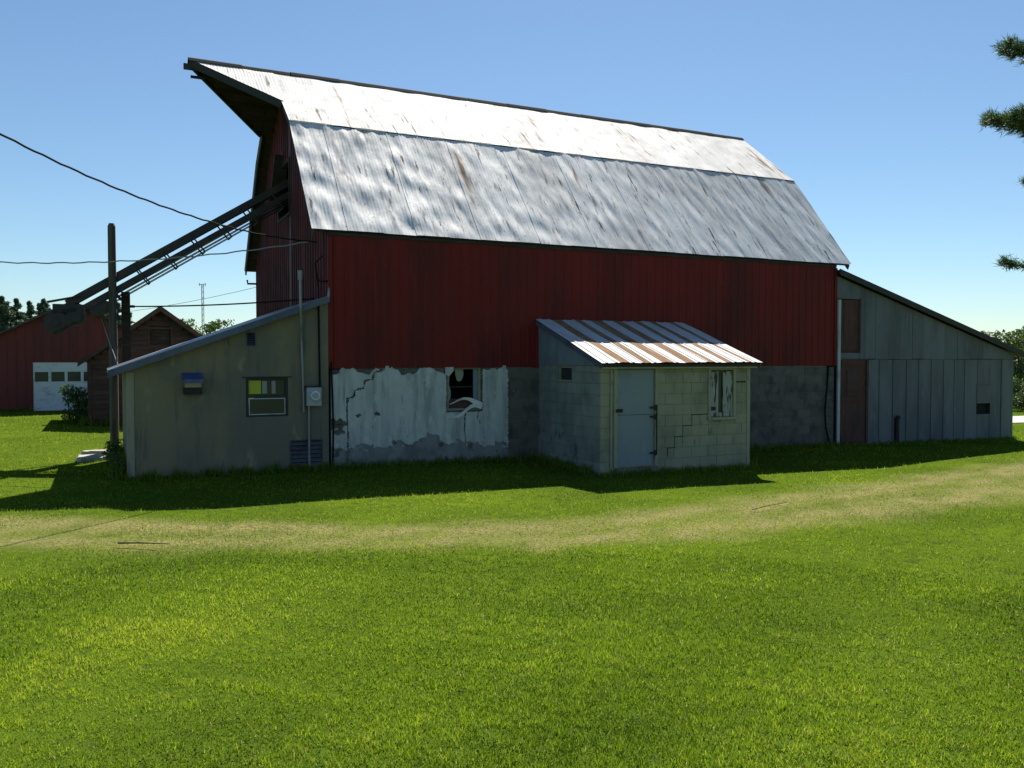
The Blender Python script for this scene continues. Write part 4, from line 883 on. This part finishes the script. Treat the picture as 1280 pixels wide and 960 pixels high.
# bush against the brown shed
r = np.random.default_rng(5); bl = (-4.42, 14.3, 0.0)
bu = empty('overgrown_bush', bl, 'scruffy dark bush growing against the brown shed wall', 'bush')
cs = [(r.uniform(-.35, .40), r.uniform(-.4, .4), z) for z in np.linspace(.12, 1.05, 26)]
V, F = leaf_cloud(cs, [(.22, .22, .17)]*26, [70]*26, .055, r); attach('foliage', fast_mesh('foliage', V, F, 'weed_leaf'), bu)
sb_ = MB()
for k in range(7): sb_.tube([(bl[0]+r.uniform(-.1, .1), bl[1], -.1), (bl[0]+r.uniform(-.3, .3), bl[1]+r.uniform(-.3, .3), r.uniform(.7, 1.15))], [.018, .005], 5)
sb_.build('stems', 'bark', bu)
# big pine standing outside the view at the right; only its limb tips reach in
r = np.random.default_rng(9); TP = pix(1430, 470, 9.0); tb = (float(TP[0]), float(TP[1]), float(gz(TP[0], TP[1])))
pine = empty('pine_tree', tb, 'tall pine with layered needle boughs reaching in over the lawn', 'tree')
HT = 9.5
MB().tube([(tb[0], tb[1], tb[2]-.3), (tb[0]+.02, tb[1], 3), (tb[0]-.03, tb[1]+.02, 6.5), (tb[0], tb[1], HT)], [.17, .14, .08, .015], 10).build('trunk', 'bark', pine)
limbs = MB(); NV = []
def bough(z0, az, ln, rise, dens, wid=.26, thick=.10):
    d = np.array([math.cos(az), math.sin(az), 0]); side = np.array([-d[1], d[0], 0]); pts = []
    for t in np.linspace(0, 1, 7): pts.append(np.array([tb[0], tb[1], z0])+d*ln*t+np.array([0, 0, rise*t+.10*ln*math.sin(t*3.1)*-.4+.05*t*t]))
    limbs.tube(pts, [.030*(1-t)+.005 for t in np.linspace(0, 1, 7)], 5)
    nt = int(dens*ln)
    for k in range(nt):
        t = r.uniform(.30, 1.0)**.8; i = min(5, int(t*6)); p = pts[i]+(pts[i+1]-pts[i])*(t*6-i); sp = wid*(1.08-t*.72)*ln/1.6
        s_ = r.uniform(-1, 1); tip = p+side*s_*sp+d*abs(s_)*sp*.5+np.array([0, 0, r.uniform(-.6, 1.0)*thick*(1.15-.6*t)])
        if k % 2 == 0: limbs.tube([p, tip], [.006, .003], 4)
        dirn = tip-p+d*.05; dirn /= np.linalg.norm(dirn)+1e-6
        n = 26; v = r.normal(size=(n, 3))*.75+dirn+np.array([0, 0, .25]); v /= np.linalg.norm(v, axis=1)[:, None]
        ln_ = r.uniform(.045, .085, n)[:, None]; w = np.cross(v, r.normal(size=(n, 3))); w /= np.linalg.norm(w, axis=1)[:, None]; w *= .0042
        b0 = tip+r.normal(size=(n, 3))*.018
        NV.append(np.stack([b0-w, b0+w, b0+v*ln_], 1))
toward = math.atan2(-RT[1], -RT[0])
for z0, az, ln, rise in ((5.02, .0, 1.52, .20), (5.0, .10, 1.42, .16), (4.36, .02, 1.70, .10), (4.40, -.12, 1.60, .12), (4.32, .16, 1.52, .14), (3.72, .02, 1.30, .10), (2.93, .0, 1.50, .04)):
    bough(z0, toward+az, ln, rise, 72 if z0 > 4 else 40, .24 if z0 > 4 else .13, .10 if z0 > 4 else .06)
for k in range(52):
    z0 = 2.4+6.6*k/52+r.uniform(-.1, .1); az = r.uniform(0, 6.28); da = abs((az-toward+math.pi) % (2*math.pi)-math.pi)
    lmax = 2.2*(1-(z0-2)/8.2)+.25
    if z0 < 7.6 and da < 1.35: lmax = min(lmax, 1.02)
    bough(z0, az, lmax*r.uniform(.75, 1), r.uniform(-.05, .25), 34)
limbs.build('limbs', 'bark', pine)
V = np.concatenate(NV).reshape(-1, 3)-np.array(tb); attach('needles', fast_mesh('needles', V, np.arange(len(V)).reshape(-1, 3), 'needle'), pine)

# ---- stone slab, sticks
def slab(cx, cy, wx, wy, h, seed, label):
    r = np.random.default_rng(seed); n = 18; vs = []; fs = []
    for z, s in ((-.05, 1.0), (h*.75, 1.0), (h, .93)):
        for k in range(n):
            a = 2*math.pi*k/n; q = 1+.10*math.sin(3*a+seed)+.06*math.sin(7*a+seed*2); c, d = math.cos(a), math.sin(a)
            ex = 1/max(abs(c), abs(d))**.7; vs.append((cx+wx/2*c*q*s*ex*.8, cy+wy/2*d*q*s*ex*.8, z+.008*math.sin(5*a+seed)))
    for i in range(2): fs += [(i*n+k, i*n+(k+1) % n, (i+1)*n+(k+1) % n, (i+1)*n+k) for k in range(n)]
    fs.append(tuple(2*n+k for k in range(n)))
    return tag(MB().add(vs, fs).build('stone_slab', 'stone'), label, 'stone')
slab(-3.98, 3.45, .62, .75, .07, 2, 'pale flat stone slab in the grass by the shed corner')
slab(-3.86, 4.62, .66, .36, .06, 5, 'narrower stone slab half overgrown behind the wider one')
for i, (p, lab) in enumerate((([(-3.62, -5.08), (-3.4, -5.22), (-3.11, -5.46)], 'dark thin stick lying on the worn driveway'), ([(4.42, -6.23), (4.85, -6.10), (5.29, -6.01)], 'long thin twig on the dry driveway edge near the milk house'))):
    tag(MB().tube([(x, y, float(gz(x, y))+.035+.01*k) for k, (x, y) in enumerate(p)], [.010, .008, .004] if i == 0 else [.006, .005, .003], 6).build('fallen_stick', 'twig'), lab, 'stick')

# ================================================================== GRASS
FOOT = [(-.02, L, -.02, W), (SX0-.02, SX1, SYF, SYB), (MX0, MX1, MY, 0.1), (LX0, LX1, 0, LYB), (gc-gh, gc+gh, G, G+8), (bc-bh, bc+bh, B, B+4.5), (-4.28, -3.70, 3.12, 3.78), (-4.1, -3.6, 4.48, 4.78)]
def outside(x, y):
    k = np.ones(len(x), bool)
    for a, b, c, d in FOOT: k &= ~((x > a) & (x < b) & (y > c) & (y < d))
    k &= ~((x > 21.3) & (y > 4.2+(x-22)*.02) & (y < 6.8+(x-22)*.02)); return k
patch = Field(61, 14, (.7, 5), (.7, 5), 1.0); patch2 = Field(62, 40, (.12, .7), (.12, .7), 1.0); patch4 = Field(64, 18, (.3, 1.6), (.3, 1.6), 1.0); patch3 = Field(63, 10, (3, 14), (3, 14), 1.0)
def blades(name, x, y, ln, wd, dry, tint, seed, matname, lean=.75, seg3=True):
    r = np.random.default_rng(seed); n = len(x); a = r.uniform(0, 6.283, n); le = ln*r.uniform(.15, lean, n); z = gz(x, y)-.012
    fa = r.uniform(0, 6.283, n)
    dx, dy = np.cos(a), np.sin(a); wx, wy = np.cos(fa)*wd/2, np.sin(fa)*wd/2
    hh = np.sqrt(np.maximum(ln**2-le**2, (.25*ln)**2))
    B0 = np.stack([x-wx, y-wy, z], 1); B1 = np.stack([x+wx, y+wy, z], 1)
    Tp = np.stack([x+dx*le, y+dy*le, z+hh], 1)
    if seg3:
        mxp, myp, mz = x+dx*le*.35, y+dy*le*.35, z+hh*.62
        M0 = np.stack([mxp-wx*.8, myp-wy*.8, mz], 1); M1 = np.stack([mxp+wx*.8, myp+wy*.8, mz], 1)
        V = np.stack([B0, B1, M0, M1, Tp], 1).reshape(-1, 3); b = np.arange(n)[:, None]*5
        F = np.concatenate([b+[0, 1, 3], b+[0, 3, 2], b+[2, 3, 4]], 1).reshape(-1, 3); k = 5
    else:
        V = np.stack([B0, B1, Tp], 1).reshape(-1, 3); F = np.arange(n*3).reshape(-1, 3); k = 3
    me = fast_mesh(name, V, F, matname)
    for nm, val in (('dry', dry), ('tint', tint)):
        at_ = me.attributes.new(nm, 'FLOAT', 'POINT'); at_.data.foreach_set('value', np.repeat(val, k).astype(np.float32))
    o = bpy.data.objects.new(name, me); COL.objects.link(o); return o
# blade material: green by tint, straw by dry, light shines through
gmat = bpy.data.materials.new('grass_blade'); gmat.use_nodes = True; MATS['grass_blade'] = gmat
nt = gmat.node_tree; N = nt.nodes; K = nt.links
t_ = N.new('ShaderNodeAttribute'); t_.attribute_name = 'tint'; d_ = N.new('ShaderNodeAttribute'); d_.attribute_name = 'dry'
cr = N.new('ShaderNodeValToRGB'); e = cr.color_ramp.elements
e[0].position = 0; e[0].color = (.048, .098, .006, 1); e[1].position = 1; e[1].color = (.34, .42, .030, 1)
q = e.new(.5); q.color = (.168, .272, .010, 1)
mx = N.new('ShaderNodeMix'); mx.data_type = 'RGBA'; mx.inputs['B'].default_value = (.40, .37, .11, 1)
K.new(t_.outputs['Fac'], cr.inputs[0]); K.new(cr.outputs[0], mx.inputs['A']); K.new(d_.outputs['Fac'], mx.inputs['Factor'])
pb = N['Principled BSDF']; pb.inputs['Roughness'].default_value = .65; pb.inputs['Specular IOR Level'].default_value = .15
K.new(mx.outputs['Result'], pb.inputs['Base Color'])
tr = N.new('ShaderNodeBsdfTranslucent'); ms = N.new('ShaderNodeMixShader'); ms.inputs[0].default_value = .5
K.new(mx.outputs['Result'], tr.inputs['Color']); K.new(pb.outputs[0], ms.inputs[1]); K.new(tr.outputs[0], ms.inputs[2]); K.new(ms.outputs[0], N['Material Output'].inputs['Surface'])

def lawn(n, r0, r1, seed, seg3):
    r = np.random.default_rng(seed); rad = np.exp(r.uniform(math.log(r0), math.log(r1), n)); th = YAW+r.uniform(-.86, .86, n)
    x, y = CAM[0]+rad*np.sin(th), CAM[1]+rad*np.cos(th)
    dw = drive_w(x, y); keep = outside(x, y) & (r.uniform(0, 1, n) > dw*.15) & (r.uniform(0, 1, n) > np.clip((-patch2(x, y)-.75)*1.1, 0, .70))
    x, y, rad, dw = x[keep], y[keep], rad[keep], dw[keep]; m_ = len(x)
    clump = patch2(x, y); big = patch(x, y)
    ln = (.031+.012*clump+.005*big)*r.uniform(.6, 1.35, m_)*(1-.35*dw); ln = np.clip(ln, .02, .12)*(1+.012*np.maximum(rad-8, 0))
    wd = np.clip(.0026+.00046*rad, .0036, .03)*r.uniform(.7, 1.3, m_)
    tint = np.clip(.43+.20*big+.14*clump+.20*patch3(x, y)+r.normal(0, .19, m_), 0, 1)
    dry = np.clip((r.uniform(0, 1, m_) < .05+.60*dw+.04*np.maximum(patch(y, x), 0))*r.uniform(.55, 1, m_)+.10*dw, 0, 1)
    return blades('grass', x, y, ln, wd, dry, tint, seed+1, 'grass_blade', .95, seg3)
tag(lawn(520000, 2.6, 9.5, 301, True), 'short mown green lawn with a dry worn driveway band', 'grass', kind='stuff')
tag(lawn(420000, 9.5, 48, 302, False), 'farther mown lawn running up to the buildings', 'grass', kind='stuff')
# clover and plantain rosettes scattered in patches of the lawn
def clover(n, seed):
    r = np.random.default_rng(seed); rad = np.exp(r.uniform(math.log(3.0), math.log(14), n)); th = YAW+r.uniform(-.86, .86, n)
    x, y = CAM[0]+rad*np.sin(th), CAM[1]+rad*np.cos(th); k = outside(x, y) & (r.uniform(.2, 2.4, n) < patch4(x, y)+.5*patch(y, x)); x, y, rad = x[k], y[k], rad[k]; m_ = len(x)
    z = gz(x, y)+r.uniform(.012, .034, m_); a = r.uniform(0, 6.283, m_); s = (.0045+.0004*rad)*r.uniform(.7, 1.4, m_)
    ux, uy = np.cos(a)*s, np.sin(a)*s; tz = r.normal(0, .35, m_)*s
    V = np.stack([np.stack([x-ux, y-uy, z-tz], 1), np.stack([x+uy*.8, y-ux*.8, z+tz*.5], 1), np.stack([x+ux, y+uy, z+tz], 1), np.stack([x-uy*.8, y+ux*.8, z-tz*.5], 1)], 1).reshape(-1, 3)
    o = bpy.data.objects.new('clover', fast_mesh('clover', V, np.arange(len(V)).reshape(-1, 4), 'clover_leaf')); COL.objects.link(o); return o
mat('clover_leaf', (0.080, 0.160, 0.028), [((0.13, 0.22, 0.04), 6, (1, 1, 1), .45, .65)], rough=.95, trans=.45, spec=.0)
tag(clover(170000, 91), 'low clover patches among the mown grass', 'clover', kind='stuff')
# small stones pressed into the driveway
def pebbles(n, seed):
    r = np.random.default_rng(seed); x = r.uniform(-9, 16, n); y = r.uniform(-9, -1, n); k = (r.uniform(.1, 1.3, n) < drive_w(x, y)) & outside(x, y); x, y = x[k], y[k]; m_ = len(x)
    s = r.uniform(.003, .008, m_)*(1+.8*(r.uniform(0, 1, m_) > .95)); z = gz(x, y)-.006; a = r.uniform(0, 6.283, m_); P = []
    for dx, dy, dz in ((1, 0, .2), (0, .8, .25), (-1, 0, .15), (0, -.8, .2), (.1, .1, .95)):
        P.append(np.stack([x+s*(dx*np.cos(a)-dy*np.sin(a)), y+s*(dx*np.sin(a)+dy*np.cos(a)), z+s*dz], 1))
    V = np.stack(P, 1).reshape(-1, 3); b = np.arange(m_)[:, None]*5
    F = np.concatenate([b+[0, 1, 4], b+[1, 2, 4], b+[2, 3, 4], b+[3, 0, 4]], 1).reshape(-1, 3)
    o = bpy.data.objects.new('driveway_stones', fast_mesh('driveway_stones', V, F, 'pebble')); COL.objects.link(o); return o
mat('pebble', (0.24, 0.225, 0.19), [((0.10, 0.095, 0.08), 30, (1, 1, 1), .45, .55), ((0.36, 0.34, 0.30), 41, (1, 1, 1), .58, .64)], rough=.95)
tag(pebbles(90000, 95), 'small grey stones scattered in the worn driveway', 'gravel', kind='stuff')
# taller unmown fringe along the walls
def fringe():
    r = np.random.default_rng(71); xs = []; ys = []; ls = []
    segs = [((SX0-.05, SYF-.04), (SX1, SYF-.04), .13), ((0, -.05), (4.28, -.05), .13), ((MX0-.04, -.1), (MX0-.04, MY), .14), ((MX0-.05, MY-.05), (MX1+.05, MY-.05), .11), ((MX1+.04, MY), (MX1+.04, -.1), .14), ((MX1, -.05), (12.6, -.05), .13), ((12.6, -.05), (LX1, -.05), .08), ((LX1+.04, 0), (LX1+.04, 6), .12), ((SX0-.05, 0), (SX0-.05, 3.6), .26), ((-4.1, B-.06), (-.1, B-.06), .22), ((-4.15, B), (-4.15, B+4), .25), ((-8.4, G-.1), (-6.2, G-.1), .15)]
    for (ax, ay), (bx, by), h in segs:
        l = math.hypot(bx-ax, by-ay); n = int(l*420); t = r.uniform(0, 1, n); nx, ny = (by-ay)/l, -(bx-ax)/l; o = np.abs(r.normal(0, .09, n))
        if (ax, bx) == (SX0-.05, SX0-.05) or ax == bx == MX0-.04 or ax == bx == -4.15: nx, ny = -1, 0
        if ax == bx and ax in (MX1+.04, LX1+.04): nx, ny = 1, 0
        x = ax+(bx-ax)*t+nx*o; y = ay+(by-ay)*t+ny*o; xs.append(x); ys.append(y); ls.append(h*np.clip(1+.5*patch2(x*1.2, y), .35, 1.9)*r.uniform(.5, 1.35, n))
    x, y, l = map(np.concatenate, (xs, ys, ls)); k = outside(x, y); x, y, l = x[k], y[k], l[k]; n = len(x)
    return blades('grass_fringe', x, y, l, r.uniform(.008, .016, n), (r.uniform(0, 1, n) < .12)*.7, np.clip(r.normal(.3, .15, n), 0, 1), 72, 'grass_blade', .7, True)
tag(fringe(), 'taller unmown grass along the building walls', 'grass', kind='stuff')
# leafy weeds at the shed corner
r = np.random.default_rng(15)
for i, (wx, wy, wh) in enumerate(((-3.52, .35, .42), (-3.56, 1.5, .5), (-3.50, 2.6, .45))):
    w = empty('weed_clump', (wx, wy, 0.0), ('leafy weed clump at the front corner of the stucco shed', 'taller leafy weed clump midway along the stucco shed side', 'leafy weed clump between the stucco shed and the stone slab')[i], 'weed', 'weeds beside the stucco shed')
    cs = [(r.uniform(-.13, .08), r.uniform(-.2, .2), wh*(k+1)/9) for k in range(8)]
    V, F = leaf_cloud(cs, [(.12, .12, .08)]*8, [36]*8, .035, r); attach('leaves', fast_mesh('leaves', V, F, 'weed_leaf'), w)
    MB().tube([(wx, wy, -.05), (wx-.02, wy+.03, wh*.9)], [.008, .003], 5).build('stem', 'weed_leaf', w)
